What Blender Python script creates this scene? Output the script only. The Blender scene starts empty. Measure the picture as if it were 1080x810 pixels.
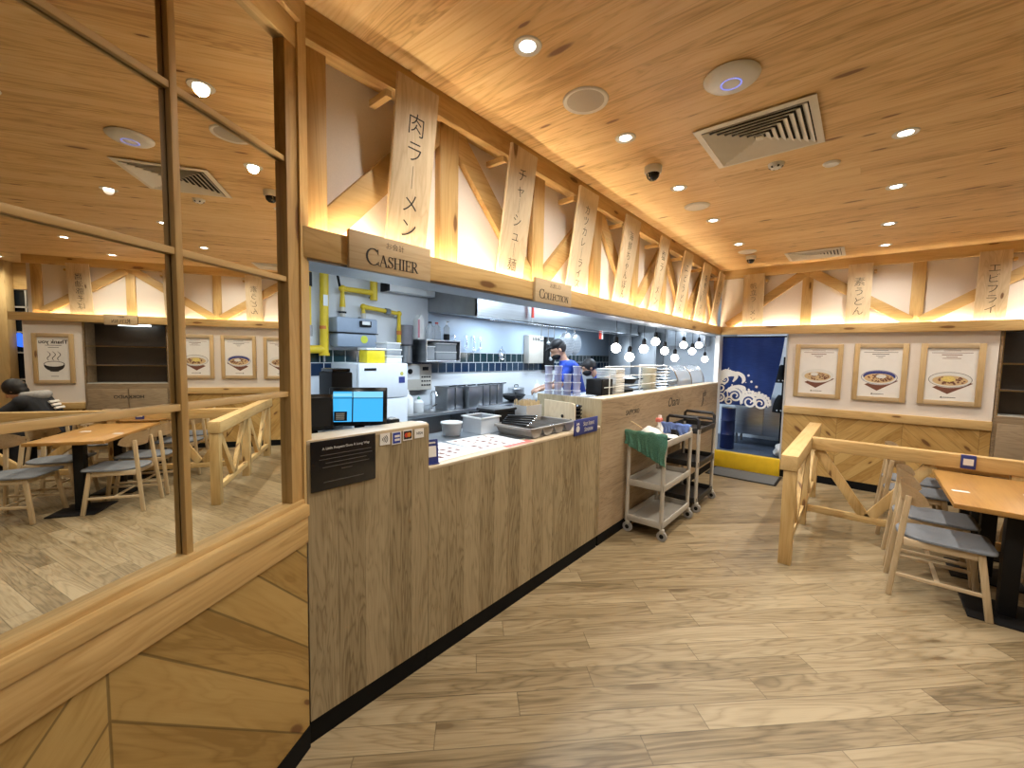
import bpy, bmesh, math, random
from mathutils import Vector, Matrix
PI = math.pi
SC = bpy.context.scene
COL = SC.collection
random.seed(7)
R = math.radians

# ------------------------------------------------------------------ materials
class NT:
    def __init__(s, name):
        s.mat = bpy.data.materials.new(name); s.mat.use_nodes = True
        s.t = s.mat.node_tree; s.t.nodes.clear()
        s.out = s.t.nodes.new('ShaderNodeOutputMaterial')
        s.b = s.t.nodes.new('ShaderNodeBsdfPrincipled')
        s.t.links.new(s.b.outputs[0], s.out.inputs[0])
    def n(s, ty, **kw):
        x = s.t.nodes.new(ty)
        for k, v in kw.items(): setattr(x, k, v)
        return x
    def put(s, sock, v):
        if v is None: return
        if isinstance(v, bpy.types.NodeSocket): s.t.links.new(v, sock)
        else: sock.default_value = v
    def m(s, op, a, b=None, c=None, clamp=False):
        x = s.n('ShaderNodeMath', operation=op); x.use_clamp = clamp
        for i, v in enumerate((a, b, c)): s.put(x.inputs[i], v)
        return x.outputs[0]
    def xyz(s, a, b, c):
        x = s.n('ShaderNodeCombineXYZ')
        for i, v in enumerate((a, b, c)): s.put(x.inputs[i], v)
        return x.outputs[0]
    def coord(s, kind='Object'):
        x = s.n('ShaderNodeTexCoord'); q = s.n('ShaderNodeSeparateXYZ')
        s.t.links.new(x.outputs[kind], q.inputs[0]); return q.outputs[0], q.outputs[1], q.outputs[2]
    def noise(s, vec, scale=1, detail=3, rough=.5, dist=0):
        x = s.n('ShaderNodeTexNoise'); s.put(x.inputs['Vector'], vec)
        x.inputs['Scale'].default_value = scale; x.inputs['Detail'].default_value = detail
        x.inputs['Roughness'].default_value = rough; x.inputs['Distortion'].default_value = dist
        return x.outputs['Fac']
    def white(s, v):
        x = s.n('ShaderNodeTexWhiteNoise', noise_dimensions='1D'); s.put(x.inputs['W'], v); return x.outputs['Value']
    def step(s, v, a, b):   # smooth map a->b to 0->1
        x = s.n('ShaderNodeMapRange', interpolation_type='SMOOTHSTEP')
        s.put(x.inputs[0], v); x.inputs[1].default_value = a; x.inputs[2].default_value = b
        return x.outputs[0]
    def mix(s, f, a, b, mode='MIX'):
        x = s.n('ShaderNodeMix', data_type='RGBA', blend_type=mode)
        s.put(x.inputs['Factor'], f)
        s.put(x.inputs[6], a if isinstance(a, bpy.types.NodeSocket) else (*a, 1))
        s.put(x.inputs[7], b if isinstance(b, bpy.types.NodeSocket) else (*b, 1))
        return x.outputs[2]
    def bump(s, h, dist=.001, strength=.4):
        x = s.n('ShaderNodeBump'); x.inputs['Strength'].default_value = strength; x.inputs['Distance'].default_value = dist
        s.put(x.inputs['Height'], h); s.t.links.new(x.outputs[0], s.b.inputs['Normal'])

def pm(name, col, rough=.5, metal=0, var=.08, scale=14, trans=0, spec=.5, emit=None, stretch=None, alpha=1):
    """plain procedural material: a colour with a little noise of its own"""
    k = NT(name); x, y, z = k.coord()
    if stretch: x, y, z = [k.m('MULTIPLY', a, f) for a, f in zip((x, y, z), stretch)]
    f = k.noise(k.xyz(x, y, z), scale, 4)
    d = tuple(max(0, c * (1 - 2 * var)) for c in col); l = tuple(min(1, c * (1 + 2 * var)) for c in col)
    k.put(k.b.inputs['Base Color'], k.mix(f, d, l))
    k.b.inputs['Roughness'].default_value = rough; k.b.inputs['Metallic'].default_value = metal
    k.b.inputs['Specular IOR Level'].default_value = spec
    if trans: k.b.inputs['Transmission Weight'].default_value = trans
    if alpha < 1: k.b.inputs['Alpha'].default_value = alpha
    if emit:
        k.b.inputs['Emission Color'].default_value = (*emit[0], 1); k.b.inputs['Emission Strength'].default_value = emit[1]
    return k.mat

def wood(name, dark, mid, light, axis='X', plank=None, angle=0, knots=0, knotcol=(.12, .045, .015), seam=.5, rough=.5,
         fine=.5, ring=.35, chev=None, pvar=.25, gs=1.0, kscale=(1.3, 5.0), spec=.35, bump=.25):
    k = NT(name); x, y, z = k.coord()
    if angle:
        ca, sa = math.cos(angle), math.sin(angle)
        x, y = (k.m('ADD', k.m('MULTIPLY', x, ca), k.m('MULTIPLY', y, sa)), k.m('SUBTRACT', k.m('MULTIPLY', y, ca), k.m('MULTIPLY', x, sa)))
    L, A, B = {'X': (x, y, z), 'Y': (y, x, z), 'Z': (z, x, y), 'ZY': (z, y, x), 'YZ': (y, z, x), 'XZ': (x, z, y)}[axis]
    sm = None
    if chev:                                   # chevron boards: axis X is along the wall, z up
        P, u0, w = chev
        fr = k.m('FRACT', k.m('ADD', k.m('DIVIDE', k.m('SUBTRACT', x, u0), P), 20.5))
        tri = k.m('MULTIPLY', k.m('ABSOLUTE', k.m('SUBTRACT', fr, .5)), P)
        side = k.m('GREATER_THAN', fr, .5)
        W = k.m('ADD', z, tri); L = k.m('SUBTRACT', z, tri); A = k.m('MULTIPLY', W, .7); B = y
        q = k.m('DIVIDE', W, w); row = k.m('FLOOR', q); fq = k.m('FRACT', q)
        e = k.m('MINIMUM', fq, k.m('SUBTRACT', 1, fq)); sm = k.step(e, .035, .012)
        e2 = k.m('MINIMUM', k.m('ABSOLUTE', k.m('SUBTRACT', fr, .5)), k.m('MINIMUM', fr, k.m('SUBTRACT', 1, fr)))
        sm = k.m('MAXIMUM', sm, k.step(e2, .0035, .0012))
        idd = k.m('ADD', k.m('MULTIPLY', row, 7.13), k.m('MULTIPLY', side, 3.7))
    elif plank:
        w, ln = plank[:2]
        q = k.m('DIVIDE', A, w); row = k.m('FLOOR', q); fq = k.m('FRACT', q)
        off = k.m('MULTIPLY', k.white(row), ln)
        q2 = k.m('DIVIDE', k.m('ADD', L, off), ln); colm = k.m('FLOOR', q2); f2 = k.m('FRACT', q2)
        e = k.m('MULTIPLY', k.m('MINIMUM', fq, k.m('SUBTRACT', 1, fq)), w)
        e2 = k.m('MULTIPLY', k.m('MINIMUM', f2, k.m('SUBTRACT', 1, f2)), ln)
        sm = k.step(k.m('MINIMUM', e, e2), .0028, .0010)
        idd = k.m('ADD', k.m('MULTIPLY', row, 7.13), k.m('MULTIPLY', colm, 3.31))
    else:
        oi = k.n('ShaderNodeObjectInfo'); idd = k.m('MULTIPLY', oi.outputs['Random'], 40)
    rnd = k.white(idd)
    o = k.m('MULTIPLY', rnd, 31.7)
    Lo = k.m('ADD', L, o)
    AB = k.m('ADD', A, o)
    n1 = k.noise(k.xyz(k.m('MULTIPLY', Lo, .9 * gs), k.m('MULTIPLY', AB, 7 * gs), k.m('MULTIPLY', B, 7 * gs)), 1, 3, .55, .6)
    n2 = k.noise(k.xyz(k.m('MULTIPLY', Lo, 2.6 * gs), k.m('MULTIPLY', AB, 95 * gs), k.m('MULTIPLY', B, 95 * gs)), 1, 5, .7)
    rg = k.m('POWER', k.m('ADD', k.m('MULTIPLY', k.m('SINE', k.m('MULTIPLY', n1, 62)), .5), .5), .45)
    f = k.m('ADD', k.m('MULTIPLY', n1, 1 - fine), k.m('MULTIPLY', n2, fine))
    f = k.m('ADD', f, k.m('MULTIPLY', k.m('SUBTRACT', rg, .5), ring * .5))
    f = k.m('ADD', f, k.m('MULTIPLY', k.m('SUBTRACT', rnd, .5), pvar))
    rp = k.n('ShaderNodeValToRGB'); k.put(rp.inputs[0], f)
    el = rp.color_ramp.elements; el[0].position = .28; el[0].color = (*dark, 1); el[1].position = .74; el[1].color = (*light, 1)
    e = el.new(.5); e.color = (*mid, 1)
    c = rp.outputs[0]
    if knots:
        v = k.n('ShaderNodeTexVoronoi', feature='F1', voronoi_dimensions='2D'); v.inputs['Scale'].default_value = 1
        v.inputs['Randomness'].default_value = .9
        wob = k.noise(k.xyz(k.m('MULTIPLY', Lo, 14), k.m('MULTIPLY', AB, 14), B), 1, 2)
        k.put(v.inputs['Vector'], k.xyz(k.m('MULTIPLY', Lo, kscale[0]), k.m('MULTIPLY', k.m('ADD', AB, B), kscale[1]), 0))
        sp = k.n('ShaderNodeSeparateColor'); k.put(sp.inputs[0], v.outputs['Color'])
        gate = k.m('GREATER_THAN', sp.outputs[0], 1 - knots)
        size = k.m('ADD', .5, k.m('MULTIPLY', sp.outputs[1], .8))
        d = k.m('DIVIDE', k.m('ADD', v.outputs['Distance'], k.m('MULTIPLY', k.m('SUBTRACT', wob, .5), .05)), size)
        halo = k.m('MULTIPLY', k.step(d, .24, .07), gate); core = k.m('MULTIPLY', k.step(d, .105, .055), gate)
        c = k.mix(k.m('MULTIPLY', halo, .45), c, dark)
        c = k.mix(k.m('MULTIPLY', core, .85), c, knotcol)
    if sm is not None: c = k.mix(k.m('MULTIPLY', sm, seam), c, tuple(a * .18 for a in dark))
    k.put(k.b.inputs['Base Color'], c)
    k.b.inputs['Roughness'].default_value = rough; k.b.inputs['Specular IOR Level'].default_value = spec
    k.bump(n2 if sm is None else k.m('SUBTRACT', n2, k.m('MULTIPLY', sm, 2)), .0008, bump)
    return k.mat

PD, PMi, PL = (.42, .26, .09), (.57, .38, .16), (.66, .47, .22)
def pine(n, axis, **kw):
    a = dict(knots=.6, ring=.25, fine=.35, rough=.48); a.update(kw)
    return wood(n, PD, PMi, PL, axis, **a)
M = {}
M['pine_x'] = pine('pine_x', 'X'); M['pine_y'] = pine('pine_y', 'Y'); M['pine_z'] = pine('pine_z', 'Z')
M['ceil'] = wood('ceiling_boards', (.49, .295, .12), (.75, .50, .23), (.85, .625, .33), 'X', plank=(.19, 40), knots=.42, seam=.12, rough=.5, ring=.35,
                 fine=.5, pvar=.16, kscale=(1.5, 6), knotcol=(.14, .05, .018))
M['floor'] = wood('floor_planks', (.125, .087, .042), (.255, .190, .105), (.365, .285, .172), 'X', plank=(.140, 1.25), angle=R(46), knots=.10, seam=.55, rough=.40,
                  ring=.34, fine=.5, pvar=.20, knotcol=(.13, .085, .04), kscale=(1.2, 5), spec=.4)
M['chev'] = wood('chevron_pine', (.27, .16, .045), (.39, .248, .08), (.45, .305, .11), chev=(1.46, .69, .195), knots=.5, seam=.6, rough=.5, ring=.3, fine=.35, pvar=.3)
M['chev_far'] = wood('chevron_pine_far', (.34, .19, .052), (.46, .28, .09), (.53, .345, .125), chev=(1.30, .42, .150), knots=.6, seam=.4, rough=.5, ring=.3, fine=.35, pvar=.3)
M['oak_v'] = wood('counter_laminate', (.175, .130, .070), (.305, .238, .137), (.40, .32, .195), 'ZY', plank=(.13, 60), seam=.2, rough=.55, ring=.42, fine=.62, pvar=.22, gs=1.5, spec=.25)
M['oak_h'] = wood('bar_laminate', (.22, .155, .092), (.345, .255, .16), (.43, .33, .215), 'YZ', plank=(.34, 60), seam=.2, rough=.55, ring=.3, fine=.6, pvar=.12, gs=1.3, spec=.25)
M['oak_x'] = wood('cabinet_laminate', (.16, .112, .066), (.25, .18, .11), (.32, .24, .15), 'X', rough=.55, ring=.4, fine=.5, gs=1.2)
M['oak_top'] = wood('counter_top_edge', (.42, .33, .21), (.55, .45, .31), (.64, .54, .40), 'Y', rough=.45, ring=.15, fine=.4)
M['board'] = wood('hanging_board', (.56, .43, .27), (.68, .55, .37), (.76, .64, .45), 'Z', knots=.35, rough=.6, ring=.35, fine=.35, kscale=(1.6, 5))
M['plaque'] = wood('plaque_wood', (.40, .28, .15), (.50, .37, .215), (.56, .43, .27), 'Y', rough=.6, ring=.3, fine=.5)
M['plaque_x'] = wood('plaque_wood_x', (.40, .28, .15), (.50, .37, .215), (.56, .43, .27), 'X', rough=.6, ring=.3, fine=.5)
M['frame'] = wood('poster_frame', (.40, .27, .12), (.52, .365, .18), (.60, .44, .24), 'Z', rough=.55, knots=.3, ring=.2, fine=.4)
M['ash'] = wood('chair_ash', (.42, .31, .17), (.54, .41, .25), (.62, .49, .31), 'Z', rough=.45, ring=.2, fine=.45)
M['ash_x'] = wood('chair_ash_x', (.46, .34, .20), (.58, .45, .29), (.66, .53, .36), 'X', rough=.45, ring=.2, fine=.45)
M['ash_y'] = wood('chair_ash_y', (.46, .34, .20), (.58, .45, .29), (.66, .53, .36), 'Y', rough=.45, ring=.2, fine=.45)
M['table'] = wood('table_top', (.34, .17, .045), (.43, .23, .066), (.49, .275, .085), 'Y', rough=.32, ring=.15, fine=.4, spec=.5)
M['plaster'] = pm('plaster_white', (.74, .68, .62), .8, var=.02, scale=120)
M['panel'] = pm('panel_white', (.86, .79, .73), .8, var=.03, scale=160)
M['kwhite'] = pm('kitchen_white', (.74, .77, .80), .35, var=.03, scale=3)
M['kgrey'] = pm('kitchen_grey', (.42, .43, .44), .6, var=.05)
M['steel'] = pm('brushed_steel', (.56, .58, .60), .3, 1, var=.12, scale=6, stretch=(1, .15, 8))
M['cladding'] = pm('blue_grey_cladding', (.47, .58, .72), .35, var=.05, scale=3)
M['steel_dark'] = pm('dull_steel', (.34, .35, .36), .38, 1, var=.1, scale=5)
M['chrome'] = pm('chrome', (.78, .79, .80), .12, 1, var=.03)
M['black'] = pm('black_matte', (.008, .008, .009), .6, var=.2, spec=.3)
M['blackgloss'] = pm('black_gloss', (.012, .012, .014), .18, var=.2)
M['kick'] = pm('black_kickboard', (.004, .004, .004), .7, var=.2, spec=.15)
M['ink'] = pm('black_ink', (.02, .017, .015), .7, var=.1)
M['white'] = pm('white_plastic', (.80, .80, .78), .4, var=.03)
M['cream'] = pm('cream_plastic', (.62, .57, .49), .5, var=.05)
M['paper'] = pm('paper_white', (.78, .765, .74), .7, var=.03)
M['grille'] = pm('vent_white', (.82, .78, .70), .5, var=.03)
M['grille_grey'] = pm('speaker_mesh', (.50, .47, .43), .7, var=.12, scale=300)
M['yellow'] = pm('gas_pipe_yellow', (.72, .50, .02), .4, var=.06)
M['yellowstep'] = pm('yellow_step_paint', (.78, .52, .02), .5, var=.08, scale=9)
M['meter'] = pm('meter_blue_grey', (.30, .36, .45), .45, var=.04)
M['fridge'] = pm('fridge_white', (.76, .79, .82), .3, var=.02)
M['red'] = pm('red_paint', (.55, .05, .03), .5, var=.1)
M['orange'] = pm('orange_band', (.60, .17, .03), .5)
M['blue'] = pm('blue_print', (.03, .045, .22), .5, var=.08)
M['bluecloth'] = pm('blue_towel', (.24, .36, .80), .95, var=.2, scale=90)
M['green'] = pm('green_towel', (.12, .29, .205), .95, var=.35, scale=110)
M['shirt'] = pm('blue_shirt', (.012, .05, .36), .85, var=.12)
M['skin'] = pm('skin', (.50, .28, .18), .5, var=.05)
M['hair'] = pm('dark_hair', (.012, .010, .010), .55, var=.3, scale=60)
M['denim'] = pm('dark_trousers', (.02, .022, .03), .9, var=.15)
M['jacket'] = pm('dark_jacket', (.014, .015, .020), .85, var=.2)
M['greycloth'] = pm('grey_cloth', (.33, .32, .31), .95, var=.12, scale=50)
M['seat'] = pm('grey_upholstery', (.17, .185, .21), .95, var=.3, scale=240)
M['cartgrey'] = pm('cart_beige_grey', (.40, .38, .34), .55, var=.05)
M['cartblack'] = pm('cart_black', (.016, .015, .015), .5, var=.2)
M['tube'] = pm('cart_tube_grey', (.45, .42, .37), .4, var=.05)
M['rubber'] = pm('caster_grey', (.30, .29, .28), .6, var=.1)
M['mat'] = pm('door_mat_grey', (.13, .14, .15), .95, var=.25, scale=160)
M['matdark'] = pm('kitchen_mat', (.06, .08, .12), .7, var=.25, scale=30)
M['traygrey'] = pm('cutlery_tray_grey', (.30, .28, .26), .5, var=.06)
M['clear'] = pm('clear_plastic', (.74, .77, .80), .15, var=.03, alpha=.42)
M['lilac'] = pm('lilac_plastic', (.66, .66, .86), .15, var=.03, alpha=.5)
M['screen'] = pm('lit_screen_blue', (.01, .02, .03), .2, emit=((.05, .42, .85), 1.0))
M['screen2'] = pm('lit_screen_pale', (.01, .02, .03), .2, emit=((.22, .62, .92), 1.0))
M['lens'] = pm('lamp_lens', (.9, .9, .9), .4, emit=((1, .93, .82), 14))
M['bulb'] = pm('glass_bulb_lit', (.9, .9, .9), .3, emit=((1, .96, .90), 22))
M['tube_lit'] = pm('fluorescent_lit', (.9, .9, .9), .4, emit=((.80, .90, 1), 5))
M['led'] = pm('led_strip_lit', (.9, .8, .6), .4, emit=((1, .82, .57), 74))
M['winglass'] = pm('night_glass', (.010, .013, .016), .06, var=.1)
M['winframe'] = pm('window_frame_grey', (.42, .40, .36), .5)
M['nightblue'] = pm('lit_blue_sign', (.02, .05, .3), .5, emit=((.04, .16, 1), 1.2))
M['cabdark'] = pm('cabinet_back_brown', (.055, .042, .030), .4, var=.08)
M['glassedge'] = pm('glass_shelf_edge', (.55, .55, .52), .15, var=.03)
M['bowl'] = pm('ceramic_bowl', (.74, .73, .70), .25, var=.03)
M['noodle'] = pm('noodle_print', (.62, .45, .24), .7, var=.25, scale=260)
M['brownprint'] = pm('brown_print', (.17, .065, .04), .7, var=.3, scale=160)
M['egg'] = pm('egg_print', (.78, .58, .18), .7, var=.2, scale=90)
M['orangeprint'] = pm('orange_print', (.62, .22, .03), .6, var=.1)
M['redpaper'] = pm('red_print', (.60, .16, .13), .7, var=.2, scale=60)
M['lettering'] = pm('white_lettering', (.70, .68, .64), .7)
M['greytext'] = pm('dim_lettering', (.10, .09, .08), .7)
M['mirror'] = pm('mirror_silver', (.86, .86, .80), 0.0, 1, var=0)
M['chop'] = wood('chopstick_wood', (.55, .38, .18), (.66, .48, .25), (.72, .55, .32), 'Z', rough=.6)
M['ivory'] = pm('ivory_bowls', (.72, .66, .52), .4, var=.04)

def tiles():
    k = NT('navy_tiles'); x, y, z = k.coord()
    qy = k.m('DIVIDE', y, .152); qz = k.m('DIVIDE', z, .152)
    rz = k.m('FLOOR', qz)
    qy = k.m('ADD', qy, k.m('MULTIPLY', rz, .3))
    fy = k.m('FRACT', qy); fz = k.m('FRACT', qz)
    e = k.m('MINIMUM', k.m('MINIMUM', fy, k.m('SUBTRACT', 1, fy)), k.m('MINIMUM', fz, k.m('SUBTRACT', 1, fz)))
    g = k.step(e, .035, .025)
    r = k.white(k.m('ADD', k.m('MULTIPLY', k.m('FLOOR', qy), 3.1), k.m('MULTIPLY', rz, 17.7)))
    c = k.mix(r, (.008, .022, .06), (.020, .045, .075))
    c = k.mix(k.m('MULTIPLY', k.m('GREATER_THAN', z, .152), .7), c, (.012, .035, .032))
    k.put(k.b.inputs['Base Color'], k.mix(g, c, (.6, .62, .62)))
    k.put(k.b.inputs['Roughness'], k.m('ADD', .12, k.m('MULTIPLY', g, .6)))
    k.bump(k.m('SUBTRACT', 1, g), .002, .4)
    return k.mat
M['tiles'] = tiles()
def indigo():
    k = NT('indigo_cloth'); x, y, z = k.coord()
    f = k.noise(k.xyz(k.m('MULTIPLY', x, 9), y, k.m('MULTIPLY', z, 110)), 1, 3)
    g = k.noise(k.xyz(x, y, z), 6, 3)
    k.put(k.b.inputs['Base Color'], k.mix(k.m('ADD', k.m('MULTIPLY', f, .7), k.m('MULTIPLY', g, .3)), (.014, .038, .17), (.045, .11, .40)))
    k.b.inputs['Roughness'].default_value = .9
    return k.mat
M['indigo'] = indigo()

# ------------------------------------------------------------------ mesh builder
ORG = {}
class MB:
    def __init__(s): s.bm = bmesh.new()
    def _faces(s, vs, fs):
        v = [s.bm.verts.new(p) for p in vs]
        for f in fs:
            try: s.bm.faces.new([v[i] for i in f])
            except ValueError: pass
        return v
    def box(s, x0, x1, y0, y1, z0, z1, bev=0, mat=None):
        vs = [(x, y, z) for z in (z0, z1) for y in (y0, y1) for x in (x0, x1)]
        return s._hex(vs, bev, mat)
    def _hex(s, vs, bev, mat):
        if mat is not None: vs = [mat @ Vector(v) for v in vs]
        v = [s.bm.verts.new(p) for p in vs]
        fs = [s.bm.faces.new([v[i] for i in f]) for f in ((0, 2, 3, 1), (4, 5, 7, 6), (0, 1, 5, 4), (2, 6, 7, 3), (0, 4, 6, 2), (1, 3, 7, 5))]
        if bev:
            ed = set(e for f in fs for e in f.edges)
            bmesh.ops.bevel(s.bm, geom=list(ed), offset=bev, segments=2, affect='EDGES', profile=.5)
        return s
    def bar(s, p, q, w, d, up=(0, 0, 1), bev=0):
        """straight bar from p to q, w across, d along the direction nearest to up"""
        p, q = Vector(p), Vector(q); t = (q - p); L = t.length; t.normalize()
        u = Vector(up); u = (u - t * u.dot(t)).normalized(); r = t.cross(u)
        mt = Matrix(((t.x, r.x, u.x, p.x), (t.y, r.y, u.y, p.y), (t.z, r.z, u.z, p.z), (0, 0, 0, 1)))
        return s.box(0, L, -w / 2, w / 2, -d / 2, d / 2, bev, mt)
    def tube(s, pts, r, n=8, cap=True, squash=None):
        pts = [Vector(p) for p in pts]; N = len(pts)
        rr = r if isinstance(r, (list, tuple)) else [r] * N
        tan = []
        for i in range(N):
            a = pts[max(0, i - 1)]; b = pts[min(N - 1, i + 1)]; tan.append((b - a).normalized())
        up = Vector((0, 0, 1)) if abs(tan[0].z) < .9 else Vector((1, 0, 0))
        u = (up - tan[0] * up.dot(tan[0])).normalized()
        rings = []
        for i in range(N):
            t = tan[i]; u = (u - t * u.dot(t)).normalized(); w = t.cross(u)
            rings.append([s.bm.verts.new(pts[i] + (u * math.cos(2 * PI * k / n) + w * math.sin(2 * PI * k / n)) * rr[i]) for k in range(n)])
        for i in range(N - 1):
            for k in range(n):
                s.bm.faces.new((rings[i][k], rings[i][(k + 1) % n], rings[i + 1][(k + 1) % n], rings[i + 1][k]))
        if cap:
            s.bm.faces.new(rings[0][::-1]); s.bm.faces.new(rings[-1])
        return s
    def lathe(s, prof, c=(0, 0, 0), n=24, mat=None, cap=True):
        rings = []
        for r, z in prof:
            if r < 1e-6: rings.append([s.bm.verts.new((0, 0, z))])
            else: rings.append([s.bm.verts.new((r * math.cos(2 * PI * k / n), r * math.sin(2 * PI * k / n), z)) for k in range(n)])
        new = [v for g in rings for v in g]
        for a, b in zip(rings, rings[1:]):
            for k in range(n):
                f = [a[k % len(a)], a[(k + 1) % len(a)], b[(k + 1) % len(b)], b[k % len(b)]]
                f = list(dict.fromkeys(f))
                if len(f) > 2: s.bm.faces.new(f)
        if cap and len(rings[0]) > 1: s.bm.faces.new(rings[0][::-1])
        if cap and len(rings[-1]) > 1: s.bm.faces.new(rings[-1])
        mt = Matrix.Translation(c) @ (mat or Matrix.Identity(4))
        for v in new: v.co = mt @ v.co
        return s
    def cyl(s, c, r, h, n=24, mat=None, bev=0):
        if bev: return s.lathe([(r - bev, 0), (r, bev), (r, h - bev), (r - bev, h)], c, n, mat)
        return s.lathe([(r, 0), (r, h)], c, n, mat)
    def ball(s, c, r, n=16, sc=(1, 1, 1), mat=None):
        m2 = Matrix.Translation(c) @ (mat or Matrix.Identity(4)) @ Matrix.Diagonal((*sc, 1))
        h = n // 2
        prof = [(r * math.sin(PI * i / h), -r * math.cos(PI * i / h)) for i in range(h + 1)]
        prof[0] = (0, -r); prof[-1] = (0, r)
        return s.lathe(prof, (0, 0, 0), n, m2)
    def prism(s, poly, h, mat=None):
        mt = mat or Matrix.Identity(4)
        a = [s.bm.verts.new(mt @ Vector((x, y, 0))) for x, y in poly]
        b = [s.bm.verts.new(mt @ Vector((x, y, h))) for x, y in poly]
        n = len(poly)
        s.bm.faces.new(a[::-1]); s.bm.faces.new(b)
        for i in range(n): s.bm.faces.new((a[i], a[(i + 1) % n], b[(i + 1) % n], b[i]))
        return s
    def strip(s, pts, wid, h, mat=None):
        """flat ribbon along 2-d pts with given widths, thickness h"""
        mt = mat or Matrix.Identity(4); N = len(pts); Lh, Rh = [], []
        for i in range(N):
            a = Vector(pts[max(0, i - 1)]); b = Vector(pts[min(N - 1, i + 1)]); t = (b - a)
            if t.length < 1e-9: t = Vector((1, 0))
            t.normalize(); nn = Vector((-t.y, t.x)); w = (wid[i] if isinstance(wid, (list, tuple)) else wid) / 2
            p = Vector(pts[i]); Lh.append(p + nn * w); Rh.append(p - nn * w)
        for i in range(N - 1):
            q = [Rh[i], Rh[i + 1], Lh[i + 1], Lh[i]]
            v0 = [s.bm.verts.new(mt @ Vector((p.x, p.y, 0))) for p in q]; v1 = [s.bm.verts.new(mt @ Vector((p.x, p.y, h))) for p in q]
            s.bm.faces.new(v1); s.bm.faces.new(v0[::-1])
            for j in range(4): s.bm.faces.new((v0[j], v0[(j + 1) % 4], v1[(j + 1) % 4], v1[j]))
        return s
    def grid(s, f, nu, nv, thick=0):
        g = [[s.bm.verts.new(f(i / nu, j / nv)) for j in range(nv + 1)] for i in range(nu + 1)]
        fs = [s.bm.faces.new((g[i][j], g[i + 1][j], g[i + 1][j + 1], g[i][j + 1])) for i in range(nu) for j in range(nv)]
        if thick: bmesh.ops.solidify(s.bm, geom=fs, thickness=thick)
        return s
    def addmesh(s, me, mat):
        n0 = len(s.bm.verts); s.bm.from_mesh(me); s.bm.verts.ensure_lookup_table()
        for v in s.bm.verts[n0:]: v.co = mat @ v.co
        return s
    def build(s, name, mat, parent=None, at=None, kind=None, local=False, ang=38):
        bmesh.ops.recalc_face_normals(s.bm, faces=s.bm.faces)
        me = bpy.data.meshes.new(name); s.bm.to_mesh(me); s.bm.free()
        me.materials.append(M[mat] if isinstance(mat, str) else mat)
        me.shade_smooth()
        try: me.set_sharp_from_angle(angle=R(ang))
        except Exception: pass
        return link(name, me, parent, at, kind, local)

def link(name, me, parent=None, at=None, kind=None, local=False):
    o = bpy.data.objects.new(name, me); COL.objects.link(o)
    if parent is not None:
        org = ORG.get(parent.name, Vector((0, 0, 0))); o.parent = parent; ORG[o.name] = org
        if not local: me.transform(Matrix.Translation(-org))
    else:
        if at is not None:
            o.location = at; me.transform(Matrix.Translation(-Vector(at)))
        ORG[o.name] = Vector(at or (0, 0, 0))
    if kind: o['kind'] = kind
    return o

def tag(o, label, cat, group=None, kind=None):
    o['label'] = label; o['category'] = cat
    if group: o['group'] = group
    if kind: o['kind'] = kind
    return o
def thing(name, label, cat, loc=(0, 0, 0), rz=0, group=None):
    o = bpy.data.objects.new(name, None); COL.objects.link(o)
    o.empty_display_size = .05; o.location = loc; o.rotation_euler = (0, 0, rz)
    ORG[o.name] = Vector(loc)
    return tag(o, label, cat, group)
def part_label(o, l): o['label'] = l; return o
_tn = [0]
def trim(mb, mat):
    _tn[0] += 1
    return mb.build('trim_%d' % _tn[0], mat, kind='structure')
KIDS = None
def dup(root, loc, rz=0, label=None, group=None):
    r = root.copy(); COL.objects.link(r); r.location = loc; r.rotation_euler = (0, 0, rz)
    if label: r['label'] = label
    if group: r['group'] = group
    for ch in list(root.children):
        c = ch.copy(); COL.objects.link(c); c.parent = r
        for g in ch.children:
            d = g.copy(); COL.objects.link(d); d.parent = c
    ORG[r.name] = Vector(loc)
    return r

# ------------------------------------------------------------------ lettering
def frame(o, ex, ez, en=None):
    """matrix taking flat (x, y, h) drawing space to a plane: ex right, ez up, en outwards"""
    ex, ez = Vector(ex).normalized(), Vector(ez).normalized(); en = Vector(en).normalized() if en else ex.cross(ez)
    return Matrix(((ex.x, ez.x, en.x, o[0]), (ex.y, ez.y, en.y, o[1]), (ex.z, ez.z, en.z, o[2]), (0, 0, 0, 1)))
def text_mesh(txt, size, align='CENTER', leading=1.0, bold=0, shear=0):
    cu = bpy.data.curves.new('lettering', 'FONT'); cu.body = txt; cu.size = size; cu.align_x = align; cu.align_y = 'CENTER'
    cu.space_line = leading; cu.extrude = .0008; cu.offset = bold; cu.shear = shear; cu.resolution_u = 3
    o = bpy.data.objects.new('lettering', cu); COL.objects.link(o)
    bpy.context.view_layer.update()
    me = bpy.data.meshes.new_from_object(o.evaluated_get(bpy.context.evaluated_depsgraph_get()))
    bpy.data.objects.remove(o); bpy.data.curves.remove(cu)
    return me
def lettering(txt, size, mt, mat, parent, name='lettering', **kw):
    me = text_mesh(txt, size, **kw)
    b = MB(); b.addmesh(me, mt); bpy.data.meshes.remove(me)
    return b.build(name, mat, parent)
def ell(cx, cy, rx, ry, a0, a1, n=22): return [(cx + rx * math.cos(R(a0 + (a1 - a0) * i / n)), cy + ry * math.sin(R(a0 + (a1 - a0) * i / n))) for i in range(n + 1)]
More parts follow.
